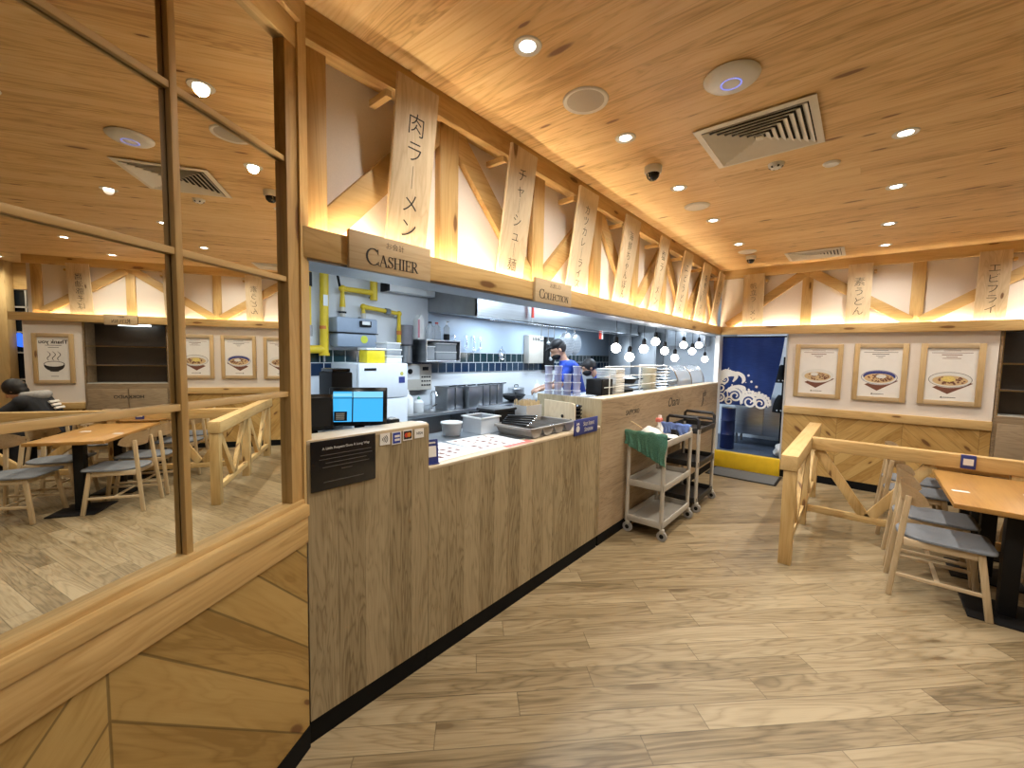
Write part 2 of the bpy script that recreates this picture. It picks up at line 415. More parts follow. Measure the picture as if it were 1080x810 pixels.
def serif_glyph(ch):
    """strokes (points, widths) on a unit cap height, and the advance"""
    T, t, sf = .125, .045, .04
    def stem(x, y0=0, y1=1): return ([(x, y0), (x, y1)], T)
    def ser(x, y, w=.30): return ([(x - w / 2, y), (x + w / 2, y)], sf)
    def curve(p, thickx=True):
        w = []
        for i in range(len(p)):
            a = p[max(0, i - 1)]; b = p[min(len(p) - 1, i + 1)]; dx, dy = b[0] - a[0], b[1] - a[1]; l = math.hypot(dx, dy) or 1
            w.append(t + (T - t) * abs(dy / l) ** 1.5)
        return (p, w)
    if ch == 'C': return [curve(ell(.48, .5, .43, .48, 48, 312)), ([(.80, .70), (.80, .99)], sf), ([(.82, .02), (.82, .26)], sf)], .90
    if ch == 'O': return [curve(ell(.48, .5, .42, .48, 0, 360, 30))], 1.0
    if ch == 'A': return [([(.10, .02), (.40, 1)], t), ([(.40, 1), (.72, .02)], T), ([(.22, .36), (.60, .36)], sf), ser(.10, .02, .24), ser(.72, .02, .30)], .84
    if ch == 'S':
        p = [(.52, .80), (.46, .92), (.32, .975), (.17, .93), (.11, .79), (.16, .65), (.33, .52), (.49, .40), (.54, .25), (.48, .09), (.32, .025), (.16, .07), (.09, .22)]
        w = [t, t, t, .06, .09, .12, T, .12, .09, .06, t, t, t]
        return [(p, w), ([(.53, .72), (.53, .98)], sf), ([(.08, .02), (.08, .28)], sf)], .64
    if ch == 'H': return [stem(.16), stem(.68), ([(.16, .51), (.68, .51)], sf), ser(.16, .02), ser(.16, .98), ser(.68, .02), ser(.68, .98)], .86
    if ch == 'I': return [stem(.18), ser(.18, .02), ser(.18, .98)], .38
    if ch == 'E': return [stem(.16), ([(.02, .98), (.58, .98)], sf), ([(.02, .02), (.62, .02)], sf), ([(.16, .52), (.48, .52)], sf), ([(.57, .98), (.57, .78)], sf), ([(.61, .02), (.61, .24)], sf), ([(.48, .42), (.48, .62)], sf)], .68
    if ch == 'L': return [stem(.16), ser(.16, .98), ([(.02, .02), (.58, .02)], sf), ([(.57, .02), (.57, .26)], sf)], .64
    if ch == 'T': return [stem(.36), ([(.03, .98), (.69, .98)], sf), ([(.04, .98), (.04, .76)], sf), ([(.68, .98), (.68, .76)], sf), ser(.36, .02)], .74
    if ch == 'N': return [([(.16, 0), (.16, 1)], t), ([(.15, 1), (.72, 0)], T), ([(.72, 0), (.72, 1)], t), ser(.14, .98, .24), ser(.16, .02, .24), ser(.72, .98, .24)], .88
    if ch == 'R': return [stem(.16), ser(.16, .02), ser(.10, .98, .2), curve([(.16, .97), (.36, .97)] + ell(.36, .74, .22, .23, 90, -90, 12) + [(.16, .51)]), ([(.34, .51), (.70, .02)], T), ser(.74, .02, .16)], .78
    if ch == 'U': return [([(.16, 1), (.16, .32)] + ell(.44, .32, .28, .30, 180, 360, 12) + [(.72, 1)], [T] * 6 + [.07] * 6 + [t] * 4), ser(.16, .98), ser(.72, .98, .24)], .9
    if ch == 'V': return [([(.08, 1), (.40, 0)], T), ([(.40, 0), (.70, 1)], t), ser(.08, .98), ser(.70, .98, .24)], .8
    if ch == 'F': return [stem(.16), ser(.16, .02), ([(.02, .98), (.58, .98)], sf), ([(.16, .52), (.48, .52)], sf), ([(.57, .98), (.57, .78)], sf)], .62
    return [], .4
def serif_word(word, size, mt, mat, parent, first=1.35, name='lettering', h=.0016):
    b = MB(); x = 0; todo = []; cap = True
    for ch in word:
        if ch == ' ': x += .35 * size; cap = True; continue
        if ch == '-': todo.append(([([(.05, .45), (.35, .45)], .07)], x, size)); x += .42 * size; cap = True; continue
        k = size * (first if cap else 1); cap = False
        st, adv = serif_glyph(ch); todo.append((st, x, k)); x += adv * k * .98
    for st, gx, k in todo:
        for p, w in st:
            pp = [(gx - x / 2 + a * k, c * k) for a, c in p]
            b.strip(pp, [q * k for q in w] if isinstance(w, list) else w * k, h, mt)
    return b.build(name, mat, parent)
# ================================================================== SETTING
H = 3.05
F = -1.722                       # counter / beam front plane (x)
FY = 7.04                        # far beam front plane (y)
WY = 7.12                        # far wall plane (y)
def struct(name, mb, mat, at=None): return mb.build(name, mat, at=at, kind='structure')
struct('floor', MB().box(-1.9, 6.05, -3.3, 8.1, -.06, 0), 'floor')
struct('floor', MB().box(-4.9, -1.9, -3.3, 9.4, -.06, 0), 'kgrey')
struct('ceiling', MB().box(-1.80, 6.05, -3.3, 8.1, H, H + .08), 'ceil')
struct('wall_right', MB().box(5.9, 6.05, -3.3, 8.1, 0, H), 'pine_y')
struct('wall_back', MB().box(.3, 6.05, -3.35, -3.2, 0, H), 'pine_x')
# far wall pieces
struct('wall_far', MB().box(-.845, 1.155, WY, WY + .12, .95, 2.2), 'plaster')
struct('wall_far', MB().box(2.265, 2.97, WY, WY + .12, 0, 2.2), 'plaster')
struct('wall_far', MB().box(-1.76, 2.83, WY + .0, WY + .14, 2.2, H), 'panel')
struct('wall_far', MB().box(-.845, 1.155, WY - .012, WY + .12, .10, .955), 'chev_far', at=(0, WY, 0))
struct('wall_far', MB().box(2.265, 2.97, WY - .012, WY, .10, .76), 'chev_far', at=(0, WY, 0))
struct('baseboard_far', MB().box(-.845, 1.155, WY - .02, WY + .1, 0, .10), 'kick')
trim(MB().box(-.845, 1.155, WY - .035, WY + .01, .94, 1.045, .004), 'pine_x')
trim(MB().box(2.265, 2.97, WY - .035, WY + .01, .72, .82, .004), 'pine_x')
trim(MB().box(-.862, -.842, WY - .02, WY + .14, 0, 2.07), 'kgrey')
# white bulkhead panel over the counter, kitchen side lintel
struct('wall_left', MB().box(-1.95, -1.83, .60, 7.2, 2.14, H), 'panel')
trim(MB().box(-1.97, -1.952, .66, 9.2, 2.067, 2.74), 'steel_dark')
trim(MB().box(-1.952, -1.735, .73, 7.1, 2.063, 2.0745), 'steel_dark')
# beams
b = MB().box(-1.742, F, .735, FY + .02, 2.075, 2.195, .003); b.box(-1.83, -1.742, .735, FY + .09, 2.075, 2.145); trim(b, 'pine_y')
b = MB().box(F - .018, 3.08, FY, FY + .02, 2.075, 2.195, .003); b.box(F - .004, 3.08, FY + .02, WY + .02, 2.075, 2.145); trim(b, 'pine_x')
trim(MB().box(3.06, 3.08, FY + .02, WY + .02, 2.145, 2.195), 'pine_y')
trim(MB().box(-1.83, -1.745, .70, FY + .06, 2.925, H, .003), 'pine_y')
trim(MB().box(-1.745, 2.90, FY + .02, WY, 2.925, H, .003), 'pine_x')
PX = -1.827                      # truss back plane
def post_l(y0, y1): trim(MB().box(PX - .01, PX + .042, y0, y1, 2.145, 2.935, .003), 'pine_z')
def post_f(x0, x1): trim(MB().box(x0, x1, WY - .030, WY + .005, 2.145, 2.935, .003), 'pine_z')
ty = [.80, 1.545, 2.36, 3.20, 3.98, 4.76, 5.54, 6.32, 6.98]
for i, y in enumerate(ty): post_l(y - .065, y + .065)
def diag_l(y0, z0, y1, z1): trim(MB().bar((PX + .012, y0, z0), (PX + .012, y1, z1), .045, .12, (0, 0, 1), .003), 'pine_y')
for i in range(len(ty) - 1):
    a, b = ty[i] + .05, ty[i + 1] - .05
    if i % 2 == 0: diag_l(a, 2.21, b, 2.91)
    else: diag_l(a, 2.91, b, 2.21)
tx = [-1.70, -.66, .45, 1.62, 2.765]
for x in tx[1:]: post_f(x - .06, x + .06)
for i in range(len(tx) - 1):
    a, b = tx[i] + .05, tx[i + 1] - .05
    z0, z1 = (2.21, 2.91) if i % 2 == 0 else (2.91, 2.21)
    trim(MB().bar((a, WY - .018, z0), (b, WY - .018, z1), .045, .12, (0, 0, 1), .003), 'pine_x')

# ------------------------------------------------------------------ angled wall with the mirror
mang = math.radians(29.4)
U = Vector((math.sin(mang), -math.cos(mang), 0)); NV = Vector((math.cos(mang), math.sin(mang), 0))
MO = Vector((-1.70, .70, 0)); MRZ = math.atan2(U.y, U.x)
def wl(mb, name, mat):
    o = mb.build(name, mat, kind='structure'); o.location = MO; o.rotation_euler = (0, 0, MRZ); return o
def wtrim(mb, mat):
    _tn[0] += 1; return wl(mb, 'trim_%d' % _tn[0], mat)
UE = 4.5
wl(MB().box(-.03, UE, -.16, -.10, 0, H), 'wall_left', 'pine_x')
wl(MB().box(-.03, UE, -.12, 0, .10, .915), 'wall_left', 'chev')
wl(MB().box(-.03, UE, -.12, .004, 0, .10), 'baseboard_left', 'kick')
wtrim(MB().box(-.03, UE, -.12, .010, .908, 1.022, .004), 'pine_x')
wtrim(MB().box(-.03, UE, -.12, .012, 2.945, H, .004), 'pine_x')
# corner post that closes the angle against the counter
wtrim(MB().box(-.075, -.028, -.10, -.004, 1.02, H), 'pine_z')
mir = thing('wall_mirror', 'large mirror in a square pine grid frame on the angled left wall', 'mirror', MO, MRZ)
MB().box(.02, UE - .02, -.043, -.037, 1.06, 2.87).build('mirror_glass', 'mirror', mir, local=True)
MB().box(-.03, .033, -.10, -.012, 1.075, 2.85, .003).build('frame_post', 'pine_z', mir, local=True)
MB().box(UE - .06, UE, -.10, .006, 1.075, 2.85, .003).build('frame_post', 'pine_z', mir, local=True)
b = MB().box(-.03, UE, -.10, .018, 1.022, 1.072, .004); b.box(-.03, UE, -.10, -.006, 1.07, 1.092, .003)
b.build('frame_rail', 'pine_x', mir, local=True)
MB().box(-.03, UE, -.10, -.010, 2.85, 2.95, .004).build('frame_rail', 'pine_x', mir, local=True)
for k in range(1, 10):
    u = .018 + .4365 * k
    MB().box(u - .0105, u + .0105, -.036, -.017, 1.08, 2.86, .002).build('mullion', 'pine_z', mir, local=True)
for z in (1.530, 1.972, 2.418):
    MB().box(.03, UE - .05, -.0355, -.020, z - .010, z + .010, .002).build('crossbar', 'pine_x', mir, local=True)

# ------------------------------------------------------------------ counters
def counter(name, label, y0, y1, top, matf, depth_top, inner=None):
    t = thing(name, label, 'counter', (F, y0, 0))
    MB().box(F - .025, F, y0, y1, .103, top - .02).build('front_panel', matf, t)
    MB().box(F - .05, F - .004, y0, y1, 0, .105).build('kickboard', 'kick', t)
    MB().box(F - depth_top, F + .001, y0, y1, top - .02, top, .004).build('worktop', 'oak_top', t)
    if inner: MB().box(-2.46, F - depth_top + .002, y0, y1, inner - .03, inner, .003).build('inner_worktop', 'steel', t)
    MB().box(-2.46, -2.42, y0, y1, 0, (inner or top) - .03).build('back_panel', 'steel_dark', t)
    return t
c1 = counter('cashier_counter', 'tall cashier section of the wood laminate counter beside the mirror', .735, 1.362, 1.33, 'oak_v', .145, 1.27)
MB().box(-2.42, F - .026, 1.345, 1.3615, .1, 1.31).build('end_panel', 'oak_v', c1)
c2 = counter('serving_counter', 'low middle section of the wood laminate counter with papers on top', 1.364, 3.238, 1.095, 'oak_v', .13, 1.095)
c3 = counter('pickup_bar', 'tall far section of the counter with black lettering on its side', 3.262, 7.02, 1.33, 'oak_h', .145, 1.285)
MB().box(-2.42, F + .0005, 3.24, 3.2615, .1, 1.33, .006).build('end_panel', 'oak_v', c3)
MB().box(-2.42, F - .026, 7.0, 7.0195, .1, 1.31).build('end_panel', 'oak_h', c3)

# ------------------------------------------------------------------ ceiling fittings
dl0 = thing('downlight', 'x', 'downlight', (0, 0, H))
MB().lathe([(.035, -.001), (.040, -.004), (.060, -.005), (.063, 0), (.035, .0)], (0, 0, H), 28).build('trim_ring', 'white', dl0)
MB().lathe([(.0, -.0022), (.0345, -.0022), (.0345, -.0005), (0, -.0005)], (0, 0, H), 24).build('lens', 'lens', dl0)
DL = [(-1.206, 1.483, 'first round downlight over the counter front, nearest the camera'),
      (-1.206, 2.46, 'second downlight over the counter front, just beyond the round speaker'),
      (-1.206, 3.43, 'third downlight over the counter front, just beyond the dome camera'),
      (-1.206, 4.42, 'fourth downlight over the counter front, beyond the flat white ceiling disc'),
      (-1.206, 5.50, 'fifth and farthest downlight over the counter front, before the far dome camera'),
      (.107, 3.42, 'nearest of the four downlights over the dining side of the ceiling'),
      (.107, 4.40, 'second of the four downlights over the dining side of the ceiling'),
      (.107, 5.53, 'third of the four downlights over the dining side of the ceiling'),
      (.107, 6.50, 'farthest of the four dining side downlights, close to the far timber wall'),
      (-.10, 1.90, 'bright downlight seen only in the mirror, at its left edge'),
      (1.60, 5.60, 'downlight seen in the mirror just above the Thank you poster wall'),
      (1.60, 6.60, 'downlight seen in the mirror above the dark shelf cabinet'),
      (3.40, 7.45, 'far downlight seen in the mirror beside the dark window')]
HID = [(1.60, 1.9), (1.60, 3.7), (1.60, -1.2), (.107, .3), (3.2, 1.9), (3.2, 4.4), (3.2, -1.0), (-.10, -1.0), (3.2, 5.9)]  # unseen spots added to light the room, no fixtures built for them
def spot(x, y, e, z=H - .012, ang=152, col=(1, .935, .82), r=.035, blend=.95):
    l = bpy.data.lights.new('ceiling_spot', 'SPOT'); l.energy = e; l.spot_size = R(ang); l.spot_blend = blend; l.color = col; l.shadow_soft_size = r
    o = bpy.data.objects.new('ceiling_spot', l); COL.objects.link(o); o.location = (x, y, z); return o
for i, (x, y, lab) in enumerate(DL):
    if i == 0: dl0.location = (x, y, H); dl0['label'] = lab; dl0['group'] = 'ceiling downlights'
    else: dup(dl0, (x, y, H), 0, lab, 'ceiling downlights')
    spot(x, y, 56)
for x, y in HID: spot(x, y, 48)

t = thing('ceiling_speaker', 'round white ceiling speaker with a grey mesh between two downlights', 'speaker', (-1.206, 1.979, H))
MB().lathe([(.098, -.004), (.112, -.009), (.118, -.006), (.120, 0), (.098, 0)], (-1.206, 1.979, H), 36).build('rim', 'white', t)
MB().lathe([(0, -.008), (.06, -.007), (.0975, -.004), (.0975, 0), (0, 0)], (-1.206, 1.979, H), 36).build('grille', 'grille_grey', t)
t = thing('access_point', 'large round white wireless disc with a faint blue ring on the ceiling', 'wireless unit', (-.566, 2.251, H))
MB().lathe([(0, -.034), (.07, -.033), (.105, -.024), (.122, -.010), (.124, -.004), (.11, 0), (0, 0)], (-.566, 2.251, H), 40).build('shell', 'white', t)
MB().lathe([(.040, -.0350), (.047, -.0350), (.047, -.033), (.040, -.033), (.040, -.0350)], (-.566, 2.251, H), 40, None, False).build('status_ring', pm('status_blue', (.2, .25, .7), .4, emit=((.25, .3, 1), .6)), t)
def dome(x, y, lab):
    t = thing('dome_camera', lab, 'security camera', (x, y, H), group='dome cameras')
    MB().lathe([(.052, -.05), (.058, -.042), (.060, -.004), (.056, 0), (0, 0), (0, -.05)], (x, y, H), 28).build('housing', 'white', t)
    MB().lathe([(0, -.098), (.022, -.093), (.040, -.075), (.046, -.05), (0, -.05)], (x, y, H), 28).build('dome', 'blackgloss', t)
    MB().bar((x - .018, y - .040, H - .055), (x - .012, y - .028, H - .088), .012, .004, (0, 1, 0)).build('painted_highlight', 'chrome', t)  # chrome sliver laid on the bubble in place of a highlight
dome(-1.222, 2.945, 'white dome security camera with black bubble, nearer the counter signs')
dome(-1.209, 6.21, 'small far dome security camera near the corner of the ceiling')
def disc(name, x, y, r, lab, cat, gr=None):
    t = thing(name, lab, cat, (x, y, H), group=gr)
    MB().lathe([(r * .72, -.012), (r * .80, -.014), (r, -.004), (r, 0), (r * .72, 0)], (x, y, H), 32).build('rim', 'white', t)
    MB().lathe([(0, -.009), (r * .715, -.010), (r * .715, 0), (0, 0)], (x, y, H), 32).build('face', 'cream', t)
disc('ceiling_disc', -1.214, 3.927, .105, 'flat round white ceiling disc between the third and fourth counter downlights', 'access panel', 'flat ceiling discs')
disc('ceiling_disc', -1.198, 5.93, .105, 'flat round white ceiling disc just before the far dome camera', 'access panel', 'flat ceiling discs')
disc('sprinkler_cover', -.25, 3.627, .050, 'small plain round sprinkler cover plate right of the smoke detector', 'sprinkler')
t = thing('smoke_detector', 'small round white smoke detector with dark slots near the big vent', 'smoke detector', (-.544, 3.417, H))
MB().lathe([(0, -.03), (.035, -.028), (.046, -.015), (.05, 0), (0, 0)], (-.544, 3.417, H), 28).build('body', 'white', t)
b = MB()
for a in range(0, 360, 60): b.bar((-.544 + .030 * math.cos(R(a)), 3.417 + .030 * math.sin(R(a)), H - .0275), (-.544 + .042 * math.cos(R(a)), 3.417 + .042 * math.sin(R(a)), H - .020), .012, .006)
b.build('slots', 'black', t)
def vent(x0, x1, y0, y1, lab):
    cx, cy = (x0 + x1) / 2, (y0 + y1) / 2
    t = thing('air_vent', lab, 'air vent', (cx, cy, H), group='square ceiling air vents')
    hx, hy = (x1 - x0) / 2, (y1 - y0) / 2
    def ring(a, b_, z0, z1, w=.0):
        q = MB()
        v = [[(cx + sx * hx * k, cy + sy * hy * k, z) for sx, sy in ((-1, -1), (1, -1), (1, 1), (-1, 1))] for k, z in ((a, z0), (b_, z1), (b_, z1 + .004), (a, z0 + .004))]
        fs = []
        V = sum(v, [])
        for i in range(4):
            for r0 in range(4):
                r1 = (r0 + 1) % 4
                fs.append((r0 * 4 + i, r0 * 4 + (i + 1) % 4, r1 * 4 + (i + 1) % 4, r1 * 4 + i))
        q._faces(V, fs); return q
    ring(1, .88, H - .012, H - .016).build('frame', 'grille', t)
    MB().box(cx - hx * .9, cx + hx * .9, cy - hy * .9, cy + hy * .9, H - .0015, H - .0005).build('duct_back', 'black', t)
    for i in range(7):
        k = .86 - i * .112
        ring(k, k - .086, H - .022, H - .004).build('louvre', 'grille', t)
    MB().box(cx - hx * .07, cx + hx * .07, cy - hy * .07, cy + hy * .07, H - .02, H - .01).build('centre_plate', 'grille', t)
vent(-.860, -.262, 2.634, 3.232, 'large square white ceiling air vent with stepped louvres, nearer one')
vent(-.850, -.255, 6.28, 6.80, 'far square white ceiling air vent close to the far timber wall')

# LED strips hidden behind the beams
t = MB().box(-1.768, -1.748, .80, 6.98, 2.146, 2.152).build('led_strip', 'led', at=(-1.758, 3.9, 2.146)); tag(t, 'warm glowing strip light behind the beam over the counter', 'strip light', 'strip lights')
t = MB().box(-1.60, 2.80, FY + .022, FY + .038, 2.146, 2.152).build('led_strip', 'led', at=(.6, FY + .04, 2.146)); tag(t, 'warm glowing strip light behind the beam on the far wall', 'strip light', 'strip lights')

# ------------------------------------------------------------------ hanging name boards
def board_left(y0, y1, txt, lab, size):
    top, bot = Vector((-1.660, 0, 2.955)), Vector((-1.770, 0, 2.165))
    ez = (top - bot).normalized(); ex = Vector((0, 1, 0)); en = ex.cross(ez)
    t = thing('name_board', lab, 'sign board', (bot.x, (y0 + y1) / 2, bot.z), group='hanging menu boards')
    w = y1 - y0; L = (top - bot).length
    mt = frame((bot.x, (y0 + y1) / 2, bot.z), ex, ez, en)
    MB().box(-w / 2, w / 2, 0, L, -.018, 0, .002, mt).build('plank', 'board', t)
    MB().box(-1.83, top.x - .03, y0 - .045, y0 - .015, 2.84, 2.87).build('bracket', 'pine_x', t)
    lettering(txt, size, frame(mt @ Vector((0, L * .47, .0002)), ex, ez, en), 'ink', t, leading=1.02 if len(txt) > 10 else 1.12, bold=-.0012)
def board_far(x0, x1, txt, lab, size):
    top, bot = Vector((0, FY - .03, 2.955)), Vector((0, FY + .040, 2.165))
    ez = (top - bot).normalized(); ex = Vector((1, 0, 0)); en = ex.cross(ez)
    t = thing('name_board', lab, 'sign board', ((x0 + x1) / 2, bot.y, bot.z), group='hanging menu boards')
    w = x1 - x0; L = (top - bot).length
    mt = frame(((x0 + x1) / 2, bot.y, bot.z), ex, ez, en)
    MB().box(-w / 2, w / 2, 0, L, -.018, 0, .002, mt).build('plank', 'board', t)
    MB().box(x1 + .01, x1 + .04, top.y + .03, WY, 2.84, 2.87).build('bracket', 'pine_y', t)
    lettering(txt, size, frame(mt @ Vector((0, L * .47, .0002)), ex, ez, en), 'ink', t, leading=1.05, bold=-.0012)
BL = [(1.134, 1.366, '肉\nラ\n｜\nメ\nン', 'widest nearest hanging wooden board reading 肉ラーメン', .105),
      (1.92, 2.17, 'チ\nャ\n｜\nシ\nュ\n｜\n麺', 'second hanging wooden board over the counter, reading チャーシュー麺', .088),
      (2.70, 2.975, 'カ\nツ\nカ\nレ\n｜\nラ\nイ\nス', 'third hanging wooden board over the counter, reading カツカレーライス', .077),
      (3.48, 3.78, '海\n鮮\nち\nゃ\nん\nぽ\nん', 'fourth hanging wooden board over the counter from the mirror', .084),
      (4.31, 4.545, '塩\nラ\n｜\nメ\nン', 'fifth hanging wooden board over the counter from the mirror', .105),
      (5.05, 5.35, 'エ\nビ\nう\nど\nん', 'sixth hanging wooden board over the counter from the mirror', .105),
      (5.82, 6.15, '味\n噌\nラ\n｜\nメ\nン', 'seventh hanging wooden board over the counter, second from the corner', .092),
      (6.58, 6.86, 'カ\nレ\n｜', 'last hanging wooden board over the counter, right in the room corner', .1)]
for a in BL: board_left(*a)
BF = [(-1.445, -1.175, '帆\n立\nラ\n｜\nメ\nン', 'hanging wooden board over the blue door curtain, reading 帆立ラーメン', .092),
      (-.225, .020, '素\nう\nど\nん', 'hanging wooden board above the middle food poster, reading 素うどん', .118),
      (.925, 1.17, 'エ\nビ\nフ\nラ\nイ', 'hanging wooden board left of the RETURN plaque, reading エビフライ', .108),
      (2.09, 2.37, '醤\n油\n豚\nそ\nば', 'hanging wooden board seen in the mirror above the Thank you poster', .105)]
for a in BF: board_far(*a)

# ------------------------------------------------------------------ plaques on the beams
def plaque_left(y0, y1, word, jp, lab, sz, first):
    t = thing('sign_plaque', lab, 'sign', (F, (y0 + y1) / 2, 2.06), group='section plaques')
    MB().box(F + .001, F + .022, y0, y1, 2.062, 2.222, .002).build('plank', 'plaque', t)
    mt = frame((F + .0221, (y0 + y1) / 2, 2.088), (0, 1, 0), (0, 0, 1))
    serif_word(word, sz, mt, 'ink', t, first)
    lettering(jp, .034, frame((F + .0221, (y0 + y1) / 2 + .01, 2.185), (0, 1, 0), (0, 0, 1)), 'ink', t, bold=-.0005)
plaque_left(.915, 1.35, 'CASHIER', 'お会計', 'wooden plaque on the beam reading CASHIER', .052, 1.42)
plaque_left(2.23, 2.675, 'COLLECTION', 'お渡し口', 'wooden plaque on the beam reading COLLECTION', .045, 1.4)
t = thing('sign_plaque', 'wooden plaque reading RETURN above the dark shelf cabinet, seen in the mirror', 'sign', (1.73, FY, 2.06), group='section plaques')
MB().box(1.515, 1.94, FY - .022, FY - .001, 2.045, 2.205, .002).build('plank', 'plaque_x', t)
serif_word('RETURN', .05, frame((1.728, FY - .0221, 2.08), (1, 0, 0), (0, 0, 1)), 'ink', t, 1.3)
lettering('返却口', .03, frame((1.728, FY - .0221, 2.17), (1, 0, 0), (0, 0, 1)), 'ink', t)
# ================================================================== KITCHEN SHELL
KX = -4.72
struct('wall_kitchen', MB().box(KX - .12, KX, .5, 9.3, 0, 2.9), 'kwhite')
struct('wall_kitchen', MB().box(KX, -1.92, .45, .55, 0, 2.9), 'kwhite')
struct('wall_kitchen', MB().box(KX, -.70, 9.2, 9.32, 0, 2.9), 'kwhite')
struct('wall_kitchen', MB().box(-.74, -.62, WY + .14, 9.2, 0, 2.9), 'kwhite')
struct('ceiling_kitchen', MB().box(KX, -1.952, .5, 9.3, 2.74, 2.82), 'kwhite')
struct('ceiling_kitchen', MB().box(-1.952, -.62, WY + .14, 9.3, 2.74, 2.82), 'kwhite')
struct('wall_kitchen', MB().box(KX, KX + .012, 1.0, 9.15, 1.414, 1.720), 'tiles', at=(KX, 1.0, 1.414))
struct('wall_kitchen', MB().box(KX, KX + .006, 3.71, 9.15, 1.722, 2.74), 'cladding')
struct('floor_kitchen', MB().box(-2.42, -.74, WY + .02, 9.2, 0, .165), 'matdark')
struct('floor_kitchen', MB().box(KX, -2.47, .55, 9.2, 0, .12), 'kgrey')
trim(MB().box(-1.80, -1.735, FY + .01, WY + .12, 0, 2.07), 'kwhite')
def klight(x, y, z, sx, sy, e, lab):
    l = bpy.data.lights.new('kitchen_light', 'AREA'); l.shape = 'RECTANGLE'; l.size = sx; l.size_y = sy; l.energy = e; l.color = (.70, .85, 1)
    o = bpy.data.objects.new('kitchen_light', l); COL.objects.link(o); o.location = (x, y, z - .035)
    t = thing('ceiling_lamp', lab, 'ceiling lamp', (x, y, z), group='kitchen ceiling lamps')
    MB().box(x - sx / 2 - .03, x + sx / 2 + .03, y - sy / 2 - .03, y + sy / 2 + .03, z - .02, z, .004).build('housing', 'white', t)
    MB().box(x - sx / 2, x + sx / 2, y - sy / 2, y + sy / 2, z - .026, z - .019).build('diffuser', 'tube_lit', t)
klight(-2.9, 2.2, 2.74, .3, 1.2, 40, 'kitchen ceiling lamp above the till and fridge end')
klight(-2.9, 4.4, 2.74, .3, 1.2, 40, 'kitchen ceiling lamp above the standing cook')
klight(-2.9, 6.6, 2.74, .3, 1.2, 40, 'kitchen ceiling lamp above the far end of the pickup bar')
klight(-1.35, 8.2, 2.74, .6, .3, 8, 'kitchen ceiling lamp behind the blue door curtain')

# extractor hood along the back wall
t = thing('extractor_hood', 'long stainless steel extractor hood along the kitchen back wall', 'hood', (KX, 3.72, 2.17))
q = [(KX + .01, 2.28), (-3.75, 2.175), (-3.75, 2.44), (-4.0, 2.72), (KX + .01, 2.72)]
mt = frame((0, 3.70, 0), (1, 0, 0), (0, 0, 1), (0, 1, 0))
MB().prism(q, .02, mt).build('end_panel', 'steel_dark', t)
MB().prism(q, .02, frame((0, 8.58, 0), (1, 0, 0), (0, 0, 1), (0, 1, 0))).build('end_panel', 'steel', t)
b = MB().box(-3.77, -3.75, 3.70, 8.6, 2.175, 2.44); b.bar((-3.76, 6.15, 2.44), (-4.0, 6.15, 2.72), 4.9, .012, (0, 0, 1)); b.build('front_panel', 'steel', t)
for k in range(9):
    MB().box(-4.6, -3.86, 3.76 + k * .53, 3.76 + k * .53 + .50, 2.26, 2.275).build('grease_filter', 'steel_dark', t)
b = MB().box(-3.79, -3.73, 3.70, 8.6, 2.165, 2.182); b.build('gutter', 'chrome', t)
MB().tube([(-3.70, 3.9, 2.14), (-3.70, 8.4, 2.14)], .008).build('hanging_rail', 'chrome', t)
for y in (4.7, 5.9, 7.1):
    l = bpy.data.lights.new('hood_lamp', 'AREA'); l.size = .25; l.size_y = .6; l.shape = 'RECTANGLE'; l.energy = 15; l.color = (.72, .86, 1)
    o = bpy.data.objects.new('hood_lamp', l); COL.objects.link(o); o.location = (-4.2, y, 2.25)

# steel work table along the back wall
t = thing('work_table', 'long stainless steel kitchen work table under the hood', 'work table', (KX, 3.3, .12))
MB().box(KX + .02, -4.05, 2.86, 8.4, .915, .955, .004).build('tabletop', 'steel', t)
MB().box(KX + .06, -4.12, 2.95, 8.3, .36, .385).build('undershelf', 'steel_dark', t)
for y in (2.95, 3.9, 5.1, 6.3, 7.5, 8.3): MB().tube([(-4.1, y, .12), (-4.1, y, .92)], .022, 10).build('leg', 'steel', t)
# a low fridge front under the table
t = thing('under_counter_fridge', 'dark fronted steel cabinet under the kitchen work table', 'fridge', (-4.3, 4.5, .39))
MB().box(-4.62, -4.14, 4.05, 5.0, .39, .90, .004).build('body', 'steel_dark', t)
for k in range(2):
    MB().box(-4.142, -4.12, 4.07 + k * .46, 4.07 + k * .46 + .44, .41, .88, .004).build('door', 'black', t)

# gas pipes and meter on the back wall
def pipe(name, lab, pts, r, extra=None, cat='gas pipe', grp='yellow gas pipes'):
    t = thing(name, lab, cat, pts[0], group=grp)
    MB().tube(pts, r, 12).build('tube', 'yellow', t)
    for p in pts[1:-1]: MB().ball(p, r * 1.25, 12).build('elbow', 'yellow', t)
    for p in pts[::2]: MB().box(KX + .002, p[0], p[1] - .012, p[1] + .012, p[2] - .06, p[2] - .04).build('wall_bracket', 'steel_dark', t)
    return t
XP = KX + .10
t = pipe('gas_pipe', 'thick vertical yellow gas pipe beside the mirror frame', [(XP, 2.19, 2.70), (XP, 2.18, 1.66), ], .047)
MB().tube([(XP, 2.18, 1.72), (XP, 1.55, 1.70)], .045, 12).build('branch', 'yellow', t)
MB().tube([(XP, 2.18, 1.98), (XP, 2.18, 1.945)], .0475, 12).build('band', 'orange', t)
MB().tube([(XP, 2.18, 1.66), (XP, 2.18, 1.58)], .012, 8).build('drain_nipple', 'steel', t)
MB().cyl((XP, 2.18, 1.65), .056, .03).build('flange', 'yellow', t)
MB().box(XP + .047, XP + .049, 2.155, 2.205, 2.20, 2.32).build('label', 'white', t)
t = pipe('gas_pipe', 'thin vertical yellow gas pipe at the left edge of the kitchen opening', [(XP - .02, 2.03, 2.70), (XP - .02, 2.03, 1.98)], .022)
